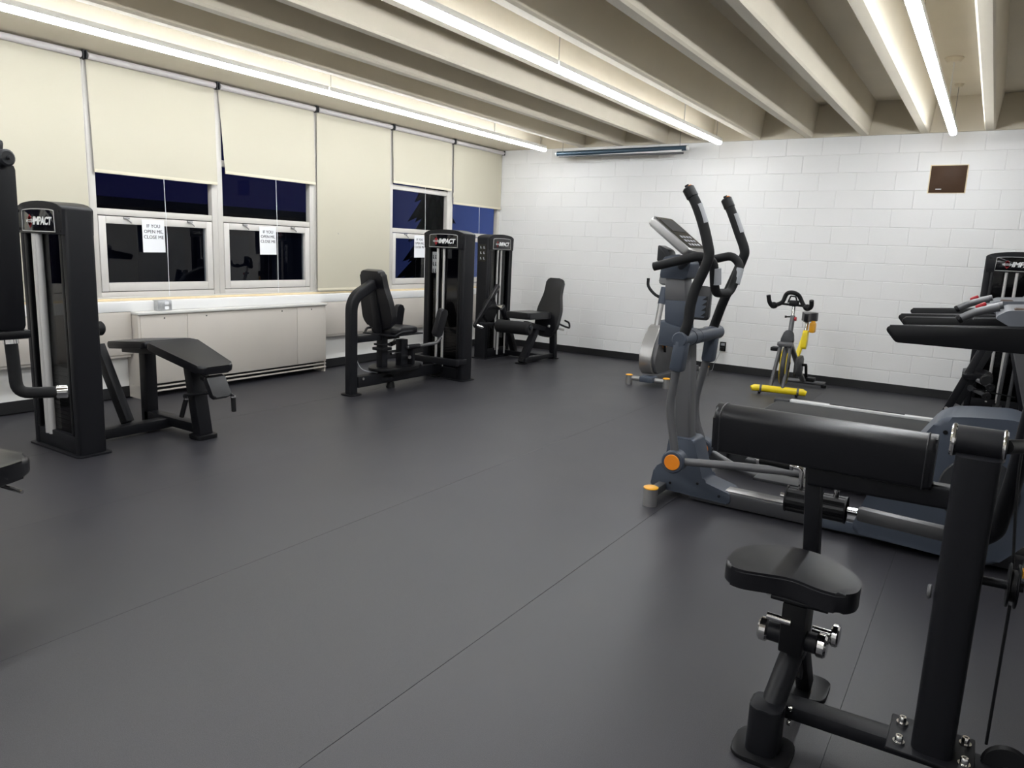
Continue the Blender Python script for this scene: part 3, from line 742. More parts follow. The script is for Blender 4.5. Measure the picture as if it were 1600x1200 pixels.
MB().bx(6.0, 6.16, -7.36, -7.14, .478, .49, .003).build('seat_plate', 'plastic_black', R0)
pts = [(5.86, -7.42), (5.955, -7.465), (6.09, -7.475), (6.21, -7.44), (6.25, -7.36), (6.215, -7.24), (6.06, -7.10), (5.94, -7.13), (5.87, -7.22), (5.845, -7.33)]
pts = [(5.845, -7.37), (5.95, -7.44), (6.09, -7.475), (6.20, -7.45), (6.255, -7.37), (6.225, -7.28), (6.13, -7.19), (6.0, -7.115), (5.90, -7.12), (5.85, -7.20)]
pts = [(5.856, -7.36), (5.852, -7.22), (5.895, -7.15), (6.0, -7.092), (6.09, -7.1), (6.195, -7.185), (6.23, -7.26), (6.225, -7.335), (6.19, -7.375), (6.13, -7.375), (6.05, -7.345), (5.98, -7.365), (5.91, -7.385)]
se = pad(MB(), [(p[0]-6.05, p[1]+7.28) for p in pts], (6.05, -7.28, .522), (1, 0, 0), (0, 1, 0), .06, .012, .04).build('seat', 'vinyl', R0)
ring = roundpoly([(p[0]*.988+6.05*.012, p[1]*.985-7.28*.015, 0) for p in pts], .06, 5)
MB().tube([(p.x, p.y, .5425) for p in ring], .0022, n=6, closed=True).build('seam', 'piping', se)
for x, y in ((5.99, -7.33), (6.15, -7.33)): MB().cyl((x, y, .478), (x, y, .494), .01, 8).build('seat_bolt', 'chrome', se)
# arm pad on its support
sp = MB().bar((6.035, -6.93, .44), (6.005, -6.93, .84), .06, .05, (1, 0, 0)).build('pad_post', 'frame_black', R0)
MB().bar((6.035, -6.93, .42), (6.05, -7.12, .12), .06, .05, (1, 0, 0)).build('post_foot', 'frame_black', R0)
MB().rtube([(6.0, -6.95, .765), (6.455, -6.95, .772), (6.455, -7.18, .785)], .072, .055, (0, 0, 1), .03, .012).build('pad_beam', 'frame_black', R0)
d1 = V((0, .26, .97)).normalized()
prf = roundpoly([(-.085, -.045, 0), (.085, -.045, 0), (.085, .05, 0), (-.085, .055, 0)], [.02, .045, .02, .02], 6)
# pad: section in YZ swept along X
sec = roundpoly([(-7.015, .797, 0), (-7.03, .945, 0), (-6.96, .965, 0), (-6.87, .93, 0), (-6.94, .785, 0)], [.012, .028, .03, .03, .012], 6)
ap = MB().prism([(p.x, p.y) for p in sec], (6.017, 0, 0), (0, 1, 0), (0, 0, 1), .672, .016, 3).build('arm_pad', 'vinyl', R0)
for x in (5.705, 6.329):
    MB().tube([(x, p.x+.0, p.y) for p in sec], .003, n=6, closed=True).build('seam', 'piping', ap)
# curl lever: tube from the pivot, cross bar, rollers, grips
lv = MB().tube([(6.585, -7.08, 1.42), (6.575, -7.02, 1.15), (6.562, -6.88, .86), (6.545, -6.72, .62), (6.50, -6.70, .575), (6.40, -6.70, .57)], .025, .10, n=16).build('curl_lever', 'frame_black', R0)
MB().cyl((6.512, -7.22, 1.005), (6.56, -7.10, .99), .02, 14).build('lever_axle', 'plastic_black', lv)
cb = MB().bar((6.13, -6.70, .583), (6.47, -6.70, .572), .045, .05, bev=.012).build('cross_bar', 'grey_paint', lv)  # black tube coloured grey: overhead light on its top put into the colour
MB().cyl((6.095, -6.70, .585), (6.14, -6.70, .584), .015, 14).build('chrome_collar', 'chrome', cb)
for a, b_ in ((5.885, 5.985), (6.005, 6.095)):
    rb = MB()
    for k in range(6):
        ang = 2*PI*k/6
        rb.cyl((a, -6.70+.03*math.cos(ang), .585+.03*math.sin(ang)), (b_, -6.70+.03*math.cos(ang), .585+.03*math.sin(ang)), .018, 10)
    rb.cyl((a+.004, -6.7, .585), (b_-.004, -6.7, .585), .04, 16).cyl((a, -6.7, .585), (a+.006, -6.7, .585), .05, 18).cyl((b_-.006, -6.7, .585), (b_, -6.7, .585), .05, 18)
    rb.build('roller_block', 'plastic_black', lv)
MB().cyl((5.868, -6.72, .60), (5.885, -6.72, .60), .009, 10).build('block_bolt', 'chrome', lv)
gr = MB().tube([(5.755, -6.69, .712), (5.928, -6.69, .706), (5.931, -6.69, .62)], .010, .02).build('grip_rod', 'chrome', lv)
MB().cyl((5.772, -6.69, .7115), (5.885, -6.69, .7075), .016, 14).build('grip', 'foam_grip', gr)
for a in (5.764, 5.886): MB().cyl((a, -6.69, .7105), (a+.01, -6.69, .7103), .019, 14).build('grip_collar', 'chrome', gr)
gr = MB().tube([(6.24, -6.69, .735), (6.06, -6.69, .722), (6.052, -6.69, .62)], .010, .02).build('grip_rod', 'chrome', lv)
MB().cyl((6.10, -6.69, .7255), (6.22, -6.69, .734), .016, 14).build('grip', 'foam_grip', gr)
# pulleys and cable
ax = MB().cyl((6.50, -7.12, .595), (6.61, -7.12, .60), .013, 12).build('pulley_axle', 'frame_black', R0)
pu = MB()
for a in (6.572, 6.592): pu.cyl((a, -7.12, .60), (a+.006, -7.12, .60), .062, 24, bev=.002)
pu.cyl((6.578, -7.12, .60), (6.592, -7.12, .60), .045, 20).build('pulley', 'plastic_black', ax)
MB().box((6.605, -7.10, .635), (.004, .03, .02)).build('label', 'amber', ax)
MB().tube([(6.585, -7.055, .60), (6.56, -7.02, .92), (6.575, -7.0, 1.2)], .004, n=6, sm=True).build('cable', 'plastic_black', R0)
MB().tube([(6.583, -7.17, .56), (6.583, -7.19, .15)], .004, n=6).build('cable', 'plastic_black', R0)
MB().lathe([(0, 0), (.058, 0), (.062, .003), (.05, .012), (.062, .021), (.058, .024), (0, .024)], (6.635, -7.215, .115), (0, -1, .15), 28).lathe([(0, 0), (.012, 0), (.012, .006), (0, .006)], (6.635, -7.24, .119), (0, -1, .15), 12).build('bottom_pulley', 'plastic_black', R0)
# the machine's own tower stands out of the frame
tower(R0, Matrix.Translation((7.15, -7.1, 0)) @ Matrix.Rotation(PI/2, 4, 'Z'), placard=False)

# ------------------------------------------------ chest-fly machine at the left edge
R0 = thing('chest_fly_machine', 'black chest-fly machine arm with padded bar and angled hand grip beside weight tower', 'gym machine', (3.2, -8.7, 0), 'weight machines')
arm = MB().bar((3.757, -8.37, 1.13), (3.767, -8.37, 1.66), .085, .085, (0, 1, 0), .02).build('swing_arm', 'frame_black', R0)
MB().bx(3.70, 3.805, -8.43, -8.32, 1.105, 1.135, .01).build('arm_flange', 'plastic_black', arm)
MB().cyl((3.66, -8.39, 1.672), (3.835, -8.365, 1.672), .026, 18, bev=.006).cyl((3.835, -8.365, 1.672), (3.85, -8.363, 1.672), .006, 10).build('arm_roller', 'plastic_dark', arm)
MB().bar((3.79, -8.38, 1.705), (3.2, -8.75, 1.80), .09, .05, bev=.012).build('overhead_arm', 'frame_black', R0)
h = MB().tube([(3.765, -8.37, 1.12), (3.775, -8.367, .925), (3.81, -8.30, .922), (3.838, -8.247, .922)], .019, .05, n=16).build('hand_grip', 'foam_grip', R0)
MB().cyl((3.826, -8.27, .922), (3.842, -8.24, .922), .0215, 18, bev=.003).build('grip_cap', 'chrome', h)
MB().cyl((3.768, -8.37, 1.088), (3.766, -8.37, 1.106), .022, 16).build('grip_collar', 'chrome', h)
pad(MB(), [(-.2, -.2), (.19, -.18), (.23, 0), (.19, .18), (-.2, .2)], (3.06, -8.29, .50), V((.96, .25, 0)), V((-.25, .96, 0)), .075, .022, .08).build('seat', 'vinyl', R0)
MB().tube([(3.2, -8.22, .45), (3.30, -8.2, .445), (3.335, -8.19, .44)], .008, .02, n=8).build('seat_lever', 'chrome', R0)
MB().bar((2.98, -8.3, .02), (2.98, -8.3, .46), .07, .07, (0, 1, 0)).build('seat_column', 'frame_black', R0)
MB().bar((2.98, -8.3, .05), (3.05, -9.05, .05), .09, .07).build('base_beam', 'frame_black', R0)
MB().bar((3.05, -9.0, .02), (3.05, -9.0, 1.82), .10, .10, (0, 1, 0)).build('column', 'frame_black', R0)
MB().bar((3.2, -8.75, 1.80), (3.02, -9.05, 1.80), .10, .06).build('overhead_beam', 'frame_black', R0)
pad(MB(), [(-.3, -.13), (.3, -.13), (.3, .13), (-.3, .13)], (3.07, -8.62, .92), (0, 0, 1), (.95, .3, 0), .07, .02, .05).build('backrest', 'vinyl', R0)
MB().bar((3.05, -8.98, .9), (3.07, -8.64, .9), .06, .06).build('back_bracket', 'frame_black', R0)
tower(R0, Matrix.Translation((3.1, -9.45, 0)), placard=False)

# ------------------------------------------------ elliptical trainer
R0 = thing('elliptical_trainer', 'grey-blue elliptical trainer with tall black moving handles and orange foot caps', 'elliptical', (5.5, -5.2, 0))
yc, yn, yf = -5.2, -5.47, -4.93
XZ = lambda mb, pts, y, t, bev=.012, seg=2: mb.prism(pts, (0, y, 0), (1, 0, 0), (0, 0, 1), t, bev, seg)
MB().bar((4.88, -5.47, .06), (4.88, -4.93, .06), .05, .05).build('front_stabiliser', 'grey_paint', R0)
def capfoot(R, x, y, r=.042, h=.105):
    f = MB().cyl((x, y, 0), (x, y, h), r, 22).build('foot', 'silver_paint', R)
    MB().lathe([(r+.002, 0), (r+.002, .006), (r*.8, .011), (0, .013)], (x, y, h), (0, 0, 1), 22).build('foot_cap', 'amber', f)
capfoot(R0, 4.895, -5.515); capfoot(R0, 4.87, -4.885)
MB().bar((5.05, -5.22, .055), (6.85, -5.22, .055), .13, .09, bev=.012).build('base_rail', 'rail_grey', R0)
MB().bx(5.26, 5.66, -5.27, -5.17, .10, .106, .002).build('rail_cover', 'silver_paint', R0)
MB().bx(5.8, 6.6, -5.32, -5.305, .03, .09, .003).build('side_strip', 'blue_grey', R0)
for x in (6.0, 6.32): MB().cyl((x, -5.324, .06), (x, -5.32, .06), .009, 10).build('bolt', 'plastic_black', R0)
sh = XZ(MB(), roundpoly([(4.80, .045, 0), (5.30, .03, 0), (5.30, .095, 0), (5.13, .14, 0), (5.055, .38, 0), (4.90, .38, 0), (4.885, .22, 0), (4.82, .17, 0)], .02), yc, .19).build('front_shroud', 'blue_grey', R0)
for p in ((5.10, .12), (5.235, .07), (4.93, .09)): MB().cyl((p[0], -5.297, p[1]), (p[0], -5.292, p[1]), .009, 8).build('screw', 'plastic_black', sh)
XZ(MB(), [(4.915, .36), (5.02, .36), (4.975, .95), (4.875, .95)], yc, .11, .02, 3).build('mast', 'grey_paint', R0)
XZ(MB(), [(4.775, .925), (4.95, .915), (4.955, 1.03), (4.78, 1.075)], yc, .17, .012).build('mast_collar', 'blue_grey', R0)
XZ(MB(), [(4.80, 1.03), (4.945, 1.02), (4.925, 1.2), (4.79, 1.2)], yc, .13, .012).build('mast_cover', 'blue_grey', R0)
XZ(MB(), [(4.79, 1.195), (4.925, 1.195), (4.905, 1.33), (4.78, 1.33)], yc, .128, .012).build('mast_top', 'grey_paint', R0)
XZ(MB(), roundpoly([(4.755, 1.325, 0), (4.92, 1.325, 0), (4.94, 1.42, 0), (4.86, 1.47, 0), (4.77, 1.45, 0)], .015), yc, .17, .01).build('console_neck', 'blue_grey', R0)
cu = V((.25, 0, -.19)).normalized()
co = MB().prism(roundpoly([(-.16, -.165, 0), (.15, -.165, 0), (.17, 0, 0), (.15, .165, 0), (-.16, .165, 0)], .03), (4.825, yc, 1.565), cu, (0, 1, 0), .05, .012).build('console', 'silver_paint', R0)
dp = MB().prism(roundpoly([(-.15, -.135, 0), (.13, -.135, 0), (.13, .135, 0), (-.15, .135, 0)], .015), V((4.825, yc, 1.565))+V((.6, 0, .8))*.0265, cu, (0, 1, 0), .004).build('display', 'display', co)
b0 = V((4.825, yc, 1.565))+V((.605, 0, .796))*.0295
sc = MB().prism([(-.13, -.11), (-.02, -.11), (-.02, .11), (-.13, .11)], b0, cu, (0, 1, 0), .001).build('screen', 'grille_dark', dp)
kb = MB()
for i in range(3):
    for j in range(4): kb.prism([(.02+i*.035, -.09+j*.05), (.04+i*.035, -.09+j*.05), (.04+i*.035, -.055+j*.05), (.02+i*.035, -.055+j*.05)], b0, cu, (0, 1, 0), .001)
kb.build('keypad', 'label_grey', dp)
XZ(MB(), roundpoly([(4.71, 1.42, 0), (4.80, 1.42, 0), (4.78, 1.49, 0), (4.71, 1.52, 0)], .01), yc+.02, .1, .008).build('bottle_holder', 'plastic_dark', R0)
# pivot tube
pv = MB().cyl((4.99, -5.515, .995), (5.0, -4.84, .995), .044, 24, bev=.006).build('pivot_tube', 'blue_grey', R0)
for y in (-5.34, -5.24, -5.05): MB().cyl((4.993, y, .995), (4.993, y+.006, .995), .0455, 24).build('pivot_seam', 'plastic_black', pv)
MB().bar((4.88, yc, .99), (5.0, yc, .99), .13, .09, bev=.015).build('pivot_mount', 'blue_grey', R0)
for side, y, pts, lk, dz in (('near', yn, [(5.0, 1.02), (5.02, 1.10), (5.025, 1.19), (5.045, 1.285), (5.085, 1.39), (5.105, 1.465), (5.092, 1.53), (5.055, 1.64), (5.01, 1.74), (4.972, 1.80)], [(4.985, .93), (4.965, .74), (4.955, .6), (4.985, .44), (5.008, .32)], .283),
                             ('far', yf, [(4.995, 1.02), (5.04, 1.18), (5.09, 1.32), (5.135, 1.45), (5.143, 1.51), (5.10, 1.61), (5.05, 1.72), (5.018, 1.782)], [(4.99, .93), (4.955, .74), (4.925, .55), (4.945, .41), (5.0, .28)], .25)):
    h = MB().tube([(x, y, z) for x, z in pts], .029, sm=True, n=14).build('moving_handle', 'foam_grip', R0)
    a, b_ = V((pts[-2][0], y, pts[-2][1])), V((pts[-1][0], y, pts[-1][1])); d = (b_-a).normalized()
    MB().cyl(b_-d*.03, b_+d*.035, .033, 16, bev=.006).cyl(b_+d*.035, b_+d*.05, .012, 12).build('handle_cap', 'plastic_black', h)
    MB().cyl(b_+d*.03+V((.012, 0, .004)), b_+d*.045+V((.014, 0, .004)), .01, 10).build('handle_button', 'orange', h)
    c0 = V((pts[-3][0], y, pts[-3][1]))
    MB().tube([c0+V((.014, -.004, 0)), a+V((.014, -.004, 0))], .021, n=12).build('pulse_plate', 'label_grey', h)
    L = MB().bar((4.995, y, 1.0), (lk[0][0]-.008, y, .81), .075, .09, (0, 1, 0), .018).build('link_sleeve', 'blue_grey', R0)
    MB().tube([(x, y, z) for x, z in lk], .024, sm=True, n=12).build('link_tube', 'grey_paint', L)
    dx = lk[-1][0]+.0
    dk = MB().cyl((dx, y-.04, dz), (dx, y+.045, dz), .068, 28, bev=.008).build('link_joint', 'blue_grey', R0)
    MB().cyl((dx, y-.046, dz), (dx, y-.039, dz), .047, 24, bev=.003).build('joint_cap', 'orange', dk)
    if side == 'near':
        pb = MB().tube([(dx+.04, y, dz+.005), (5.36, y, .322), (5.55, y, .338), (5.75, y, .36), (6.05, y+.02, .36)], .023, .08, n=14).build('pedal_bar', 'grey_paint', R0)
        MB().bx(5.40, 5.75, y+.035, y+.20, .345, .365, .006).build('pedal', 'plastic_dark', pb)
    else:
        pb = MB().tube([(dx+.04, y, dz-.01), (5.25, y, .15), (5.55, y, .12), (6.05, y, .30)], .020, .08, n=14).build('pedal_bar', 'grey_paint', R0)
        MB().bx(5.38, 5.72, y-.20, y-.035, .16, .18, .006).build('pedal', 'plastic_dark', pb)
# fixed handlebar loop with pulse grips
nb, fb = -5.40, -5.02
hb = MB().tube([(4.762, nb, 1.392), (5.03, nb, 1.465), (5.105, nb+.02, 1.44), (5.115, nb+.06, 1.26), (5.125, fb-.06, 1.255), (5.155, fb, 1.42), (5.10, fb, 1.475), (4.80, fb, 1.40)], .0255, .06, n=14).build('fixed_handlebar', 'foam_grip', R0)
MB().tube([(5.124, nb+.03, 1.40), (5.128, nb+.045, 1.31)], .0245, n=12).build('pulse_grip', 'label_grey', hb)
MB().tube([(5.155, fb-.012, 1.40), (5.146, fb-.035, 1.31)], .0245, n=12).build('pulse_grip', 'label_grey', hb)
MB().tube([(4.88, yc-.08, 1.40), (4.95, nb+.03, 1.43)], .02, n=12).build('bar_bracket', 'plastic_dark', hb)
# rear drive housing
ho = XZ(MB(), roundpoly([(5.96, .06, 0), (6.60, .03, 0), (6.74, .20, 0), (6.84, .42, 0), (6.80, .66, 0), (6.62, .77, 0), (6.42, .755, 0), (6.30, .735, 0), (6.02, .27, 0)], .05), yc, .36, .025, 3).build('drive_housing', 'blue_grey', R0)
MB().cyl((6.33, -5.384, .665), (6.33, -5.38, .665), .011, 10).build('screw', 'plastic_black', ho)
MB().cyl((6.5, -5.40, .40), (6.5, -5.38, .40), .17, 36, bev=.006).build('crank_disc', 'plastic_dark', ho)
for x in (6.75,): MB().bar((x, -5.45, .05), (x, -4.95, .05), .05, .05).build('rear_stabiliser', 'grey_paint', R0)
capfoot(R0, 6.78, -5.50); capfoot(R0, 6.78, -4.90)

# ------------------------------------------------ treadmills
def treadmill(y0, y1, dx, dz, lab):
    yc = (y0+y1)/2
    R = thing('treadmill', lab, 'treadmill', (5.9, yc, 0), 'treadmills')
    xa, xb = 4.93+dx, 6.42+dx
    MB().bx(xa, xb+.5, y0+.06, y1-.06, .055, .15, .01).build('deck_frame', 'plastic_dark', R)
    MB().bx(xa+.02, xb+.1, y0+.13, y1-.13, .15, .172, .008).build('belt', 'belt', R)
    for y, w in ((y0+.04, 1), (y1-.11, -1)):
        s = MB().bx(xa+.12, xb+.14, y, y+.07, .14, .19, .006).build('side_rail', 'deck_rail', R)
        MB().bx(xa+.46, xb-.42, y+.018, y+.05, .19, .193, .001).build('tread_strip', 'belt', s)
        MB().bx(xa-.02, xa+.12, y-.015, y+.085, .05, .185, .015).build('rear_cap', 'plastic_dark', R)
    MB().cyl((xa+.03, y0+.13, .125), (xa+.03, y1-.13, .125), .045, 18).build('rear_roller', 'plastic_black', R)
    XZ(MB(), roundpoly([(xb+.04, .15, 0), (xb+.64, .06, 0), (xb+.66, .22, 0), (xb+.4, .30, 0), (xb+.16, .235, 0)], .03), yc, y1-y0-.10, .02, 3).build('motor_hood', 'grey_paint', R)
    for y in (y0+.02, y1-.02):
        MB().bar((6.98+dx, y, .05), (6.66+dx, y, 1.15+dz), .05, .12, (1, 0, 0), .015).build('upright', 'grey_paint', R)
        # hand rail: flat-topped wedge with chamfered end
        u = V((.74, 0, .055)).normalized(); v = V((-.055, 0, .74)).normalized()
        q = roundpoly([(0, -.022, 0), (.055, -.098, 0), (.80, -.155, 0), (.80, .0, 0), (.014, .0, 0)], .014, 3)
        r = MB().prism(q, (5.925+dx, y, 1.10+dz), u, v, .062, .01, 2).build('hand_rail', 'plastic_black', R)
        MB().prism([(.02, 0), (.78, 0), (.78, .004), (.02, .004)], V((5.925+dx, y, 1.10+dz)), u, v, .03).build('rail_strip', 'plastic_dark', r)
    # console with sensor grip and red stop key
    cn = XZ(MB(), roundpoly([(6.46+dx, 1.19+dz, 0), (6.62+dx, 1.10+dz, 0), (6.86+dx, 1.12+dz, 0), (6.92+dx, 1.42+dz, 0), (6.86+dx, 1.44+dz, 0), (6.72+dx, 1.25+dz, 0), (6.52+dx, 1.235+dz, 0)], .02), yc, y1-y0-.08, .015).build('console', 'blue_grey_lit', R)
    MB().prism([(-.12, -.22), (.12, -.22), (.12, .22), (-.12, .22)], (6.80+dx, yc, 1.36+dz), V((.14, 0, .19)), (0, 1, 0), .006, off=.012).build('display', 'display', cn)
    MB().bx(6.55+dx, 6.63+dx, y0+.10, y0+.26, 1.15+dz, 1.246+dz, .01).build('cup_holder', 'brown_metal', cn)
    g = MB().tube([(6.29+dx, yc-.06, 1.15+dz), (6.36+dx, yc-.05, 1.195+dz), (6.48+dx, yc-.04, 1.235+dz)], .025, .05, n=14).build('sensor_grip', 'grey_paint', cn)
    MB().cyl((6.275+dx, yc-.061, 1.139+dz), (6.295+dx, yc-.06, 1.154+dz), .028, 16, bev=.005).build('grip_end', 'plastic_black', g)
    MB().tube([(6.33+dx, yc+.06, 1.175+dz), (6.40+dx, yc+.05, 1.215+dz), (6.50+dx, yc+.04, 1.245+dz)], .022, .05, n=14).build('sensor_grip', 'grey_paint', cn)
    MB().box((6.385+dx, yc, 1.235+dz), (.06, .05, .025), Matrix.Rotation(math.radians(-30), 4, 'Y'), .008).build('stop_key', 'red', cn)
    MB().cyl((6.36+dx, y0+.02, 1.17+dz), (6.36+dx, y1-.02, 1.17+dz), .001, 6).build('wire_loom', 'plastic_black', cn)
    return R
treadmill(-4.57, -3.62, 0.0, 0.0, 'black and grey treadmill standing next to the elliptical trainer')
treadmill(-3.30, -2.32, -.06, 0.0, 'black and grey treadmill with white side rails nearest the yellow spin bike')

# ------------------------------------------------ spin bike
R0 = thing('spin_bike', 'silver spin bike with bright yellow front foot and black curved handlebars', 'exercise bike', (4.65, -.8, 0))
fb = MB().tube([(4.335, -1.275, .05), (4.36, -1.26, .062), (4.86, -1.185, .062), (4.895, -1.18, .05)], lambda t: .038 if .05 < t < .95 else .028, n=14).build('front_foot', 'yellow', R0)
for x in (4.42, 4.80):
    y = -1.25+(x-4.4)*.155
    MB().cyl((x, y, .062), (x+.022, y+.003, .062), .044, 16).build('foot_clamp', 'grey_paint', fb)
    MB().cyl((x-.01, y-.015, .022), (x+.015, y-.012, .022), .022, 14).build('wheel', 'plastic_black', fb)
for xa, xb in ((4.525, 4.565), (4.655, 4.665)):
    MB().tube([(xa, -1.225, .075), (xb, -1.10, .56)], .021, n=12).build('fork_tube', 'grey_paint', R0)
MB().bx(4.53, 4.69, -1.155, -1.06, .53, .58, .015).build('fork_crown', 'grey_paint', R0)
fw = MB().lathe([(0, -.028), (.20, -.028), (.23, -.012), (.23, .012), (.20, .028), (0, .028)], (4.61, -1.02, .31), (1, .1, 0), 36).build('flywheel', 'rail_grey', R0)
MB().lathe([(.185, -.031), (.20, -.034), (.20, .034), (.185, .031)], (4.61, -1.02, .31), (1, .1, 0), 36).build('flywheel_rim', 'yellow', fw)
MB().lathe([(0, -.05), (.04, -.05), (.04, .05), (0, .05)], (4.61, -1.02, .31), (1, .1, 0), 16).build('hub', 'plastic_black', fw)
MB().prism(roundpoly([(-.08, .0, 0), (.075, .0, 0), (.05, .14, 0), (-.035, .15, 0)], .04), (4.62, -1.08, .565), (1, 0, 0), (0, .3, 1), .05, .012).build('front_cover', 'plastic_dark', R0)
MB().tube([(4.635, -1.06, .62), (4.63, -.98, .86)], .026, n=12).build('head_tube', 'grey_paint', R0)
MB().tube([(4.63, -.985, .84), (4.625, -.955, .98)], .019, n=12).build('stem', 'chrome', R0)
MB().cyl((4.56, -1.0, .845), (4.62, -.985, .85), .008, 8).cyl((4.55, -1.005, .845), (4.57, -1.0, .847), .013, 10).build('adjust_lever', 'plastic_black', R0)
MB().cyl((4.655, -1.0, .83), (4.675, -1.0, .83), .022, 12).build('tension_knob', 'red', R0)
hb = MB().tube([(4.385, -1.14, 1.075), (4.40, -1.12, 1.00), (4.43, -1.08, .965), (4.50, -.98, 1.0), (4.535, -.97, 1.09), (4.60, -1.02, 1.115), (4.665, -.97, 1.085), (4.72, -.96, .99), (4.79, -1.06, .955), (4.835, -1.12, .985), (4.838, -1.15, 1.05)], .0235, sm=True, n=10).build('handlebar', 'foam_grip', R0)
MB().tube([(4.48, -.985, .985), (4.74, -.965, .975)], .013, n=8).bx(4.575, 4.675, -1.0, -.93, .965, 1.03, .012).build('bar_clamp', 'plastic_black', hb)
for x in (4.43, 4.785): MB().ball((x, -1.05, .965), .042, (1.1, 1, .9), 12).build('elbow_rest', 'plastic_black', hb)
MB().tube([(4.56, -.97, 1.0), (4.585, -.98, 1.075), (4.64, -.98, 1.07), (4.655, -.965, 1.0)], .008, .01, n=8).build('bottle_cradle', 'plastic_black', hb)
# main frame to the saddle
MB().tube([(4.635, -1.05, .60), (4.655, -.72, .36), (4.67, -.45, .15), (4.68, -.33, .07)], .03, .1, n=12).build('main_tube', 'silver_paint', R0)
MB().tube([(4.655, -.72, .34), (4.69, -.56, .60)], .028, n=12).build('seat_tube', 'yellow', R0)
MB().prism(roundpoly([(-.26, -.11, 0), (.08, -.13, 0), (.13, .0, 0), (.08, .11, 0), (-.24, .09, 0)], .06), (4.735, -.84, .31), (0, 1, 0), (0, 0, 1), .03, .01).build('chain_guard', 'plastic_dark', R0)
MB().prism(roundpoly([(-.05, -.09, 0), (.03, -.09, 0), (.07, .12, 0), (-.02, .12, 0)], .03), (4.71, -.62, .56), (0, 1, 0), (0, 0, 1), .055, .012).build('frame_fairing', 'yellow', R0)
MB().tube([(4.69, -.56, .58), (4.70, -.53, .77)], .02, n=12).build('seat_post', 'chrome', R0)
MB().bar((4.70, -.60, .775), (4.70, -.42, .785), .035, .025).build('seat_slider', 'silver_paint', R0)
sd = [(-.15, -.022), (-.05, -.035), (.04, -.085), (.13, -.085), (.15, 0), (.13, .085), (.04, .085), (-.05, .035), (-.15, .022)]
pad(MB(), sd, (4.705, -.52, .83), V((0, 1, .02)), (-1, 0, 0), .095, .036, .03).build('saddle', 'vinyl', R0)
MB().bx(4.735, 4.80, -.60, -.50, .655, .775, .02).cyl((4.768, -.55, .775), (4.768, -.55, .79), .024, 14).build('bottle', 'amber', R0)
MB().tube([(4.46, -.30, .045), (4.93, -.29, .045)], .026, n=12).build('rear_foot', 'grey_paint', R0)
for x in (4.47, 4.915): MB().cyl((x, -.295, .0), (x, -.295, .03), .03, 12).build('levelling_foot', 'plastic_black', R0)
ck = MB().cyl((4.70, -.80, .31), (4.80, -.80, .31), .016, 12).bar((4.79, -.80, .31), (4.795, -.74, .15), .022, .03, (1, 0, 0)).build('crank', 'plastic_black', R0)
MB().bx(4.80, 4.89, -.80, -.68, .125, .17, .01).build('pedal', 'plastic_black', ck)
ck = MB().cyl((4.50, -.80, .31), (4.62, -.80, .31), .016, 12).bar((4.51, -.80, .31), (4.505, -.86, .47), .022, .03, (1, 0, 0)).build('crank', 'plastic_black', R0)
MB().bx(4.41, 4.50, -.92, -.80, .445, .49, .01).build('pedal', 'plastic_black', ck)

# ------------------------------------------------ recumbent bike behind the elliptical
R0 = thing('recumbent_bike', 'silver recumbent bike with orange foot caps standing behind the elliptical trainer', 'exercise bike', (3.35, -1.1, 0))
MB().tube([(3.12, -1.79, .075), (3.50, -1.755, .075)], .028, n=14).build('front_stabiliser', 'silver_paint', R0)
MB().bx(3.24, 3.40, -1.85, -1.68, .05, .115, .012).build('front_block', 'blue_grey', R0)
for x, y in ((3.10, -1.80), (3.525, -1.75), (3.55, -.46), (3.14, -.5)): capfoot(R0, x, y, .038, .105)
MB().tube([(3.16, -.5, .07), (3.53, -.46, .07)], .026, n=12).build('rear_stabiliser', 'silver_paint', R0)
MB().bar((3.32, -1.75, .08), (3.42, -.48, .08), .09, .07).build('base_rail', 'grey_paint', R0)
YZ = lambda mb, pts, x, t, bev=.015, seg=3: mb.prism(pts, (x, 0, 0), (0, 1, 0), (0, 0, 1), t, bev, seg)
sh = YZ(MB(), roundpoly([(-1.60, .10, 0), (-1.70, .26, 0), (-1.64, .44, 0), (-1.45, .665, 0), (-1.28, .66, 0), (-1.02, .5, 0), (-.95, .3, 0), (-1.05, .10, 0)], .07), 3.225, .15).build('drive_shell', 'silver_paint', R0)
YZ(MB(), roundpoly([(-1.58, .11, 0), (-1.66, .27, 0), (-1.60, .44, 0), (-1.42, .64, 0), (-1.25, .62, 0), (-1.02, .46, 0), (-.97, .3, 0), (-1.06, .11, 0)], .07), 3.315, .05).build('side_cover', 'grey_paint', sh)
MB().cyl((3.34, -1.42, .44), (3.36, -1.42, .44), .045, 18, bev=.006).build('hub_cap', 'orange', sh)
MB().tube([(3.225, -1.40, .62), (3.235, -1.33, .93)], .034, n=14).build('mast_tube', 'silver_paint', R0)
MB().tube([(3.235, -1.335, .90), (3.245, -1.29, 1.09)], .042, n=16).build('mast_sleeve', 'blue_grey', R0)
MB().prism(roundpoly([(-.13, -.1, 0), (.13, -.1, 0), (.13, .13, 0), (-.13, .13, 0)], .03), (3.3, -1.25, 1.22), (1, 0, 0), (0, .35, 1), .05, .01).build('console', 'grey_paint', R0)
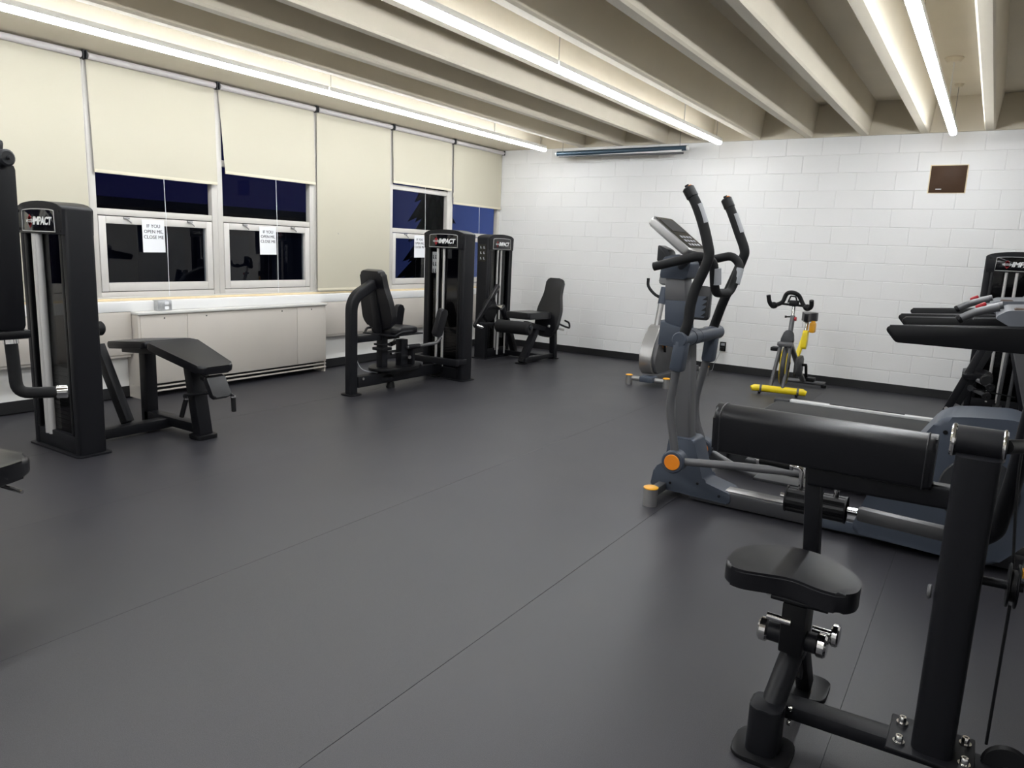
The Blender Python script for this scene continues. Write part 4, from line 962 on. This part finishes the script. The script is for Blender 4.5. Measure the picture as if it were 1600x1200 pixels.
MB().tube([(3.25, -1.30, .96), (3.13, -1.28, 1.0), (3.04, -1.28, 1.09), (3.03, -1.28, 1.185)], .0175, sm=True, n=10).build('front_handle', 'foam_grip', R0)
MB().tube([(3.25, -1.30, .96), (3.40, -1.26, 1.0), (3.48, -1.26, 1.09), (3.49, -1.26, 1.185)], .0175, sm=True, n=10).build('front_handle', 'foam_grip', R0)
pad(MB(), [(-.2, -.2), (.2, -.2), (.2, .2), (-.2, .2)], (3.43, -.88, .56), (1, 0, 0), (0, 1, 0), .08, .02, .05).build('seat', 'vinyl', R0)
MB().bar((3.41, -1.0, .40), (3.43, -.75, .52), .12, .06).bar((3.40, -.85, .1), (3.42, -.85, .52), .08, .1, (1, 0, 0)).build('seat_carriage', 'grey_paint', R0)
br = MB().prism(roundpoly([(-.16, -.21, 0), (.16, -.21, 0), (.15, .2, 0), (-.15, .2, 0)], .05), (3.45, -.68, .91), (1, 0, 0), (0, .12, 1), .06, .015, 3).build('backrest', 'vinyl', R0)
pp = MB().prism(roundpoly([(-.08, -.17, 0), (.11, -.17, 0), (.11, .09, 0), (-.08, .09, 0)], .02), (3.45, -.715, .90), (1, 0, 0), (0, .12, 1), .004).build('back_panel', 'blue_grey', br)
tr = MB()
for k in range(4): tr.prism([(.06, -.15+k*.065), (.13, -.15+k*.065), (.12, -.10+k*.065)], (3.45, -.7185, .90), (1, 0, 0), (0, .12, 1), .003)
tr.build('vents', 'plastic_black', pp)
MB().tube([(3.40, -.9, .50), (3.60, -.92, .53), (3.68, -.95, .56), (3.69, -1.08, .58)], .015, .05, n=10).build('side_handle', 'plastic_black', R0)
MB().tube([(3.46, -.9, .50), (3.2, -.92, .53), (3.16, -.95, .56), (3.15, -1.08, .58)], .015, .05, n=10).build('side_handle', 'plastic_black', R0)
ck = MB().bar((3.36, -1.42, .36), (3.37, -1.50, .50), .02, .03, (1, 0, 0)).build('crank', 'plastic_black', R0)
MB().bx(3.37, 3.46, -1.56, -1.45, .485, .52, .01).build('pedal', 'plastic_black', ck)
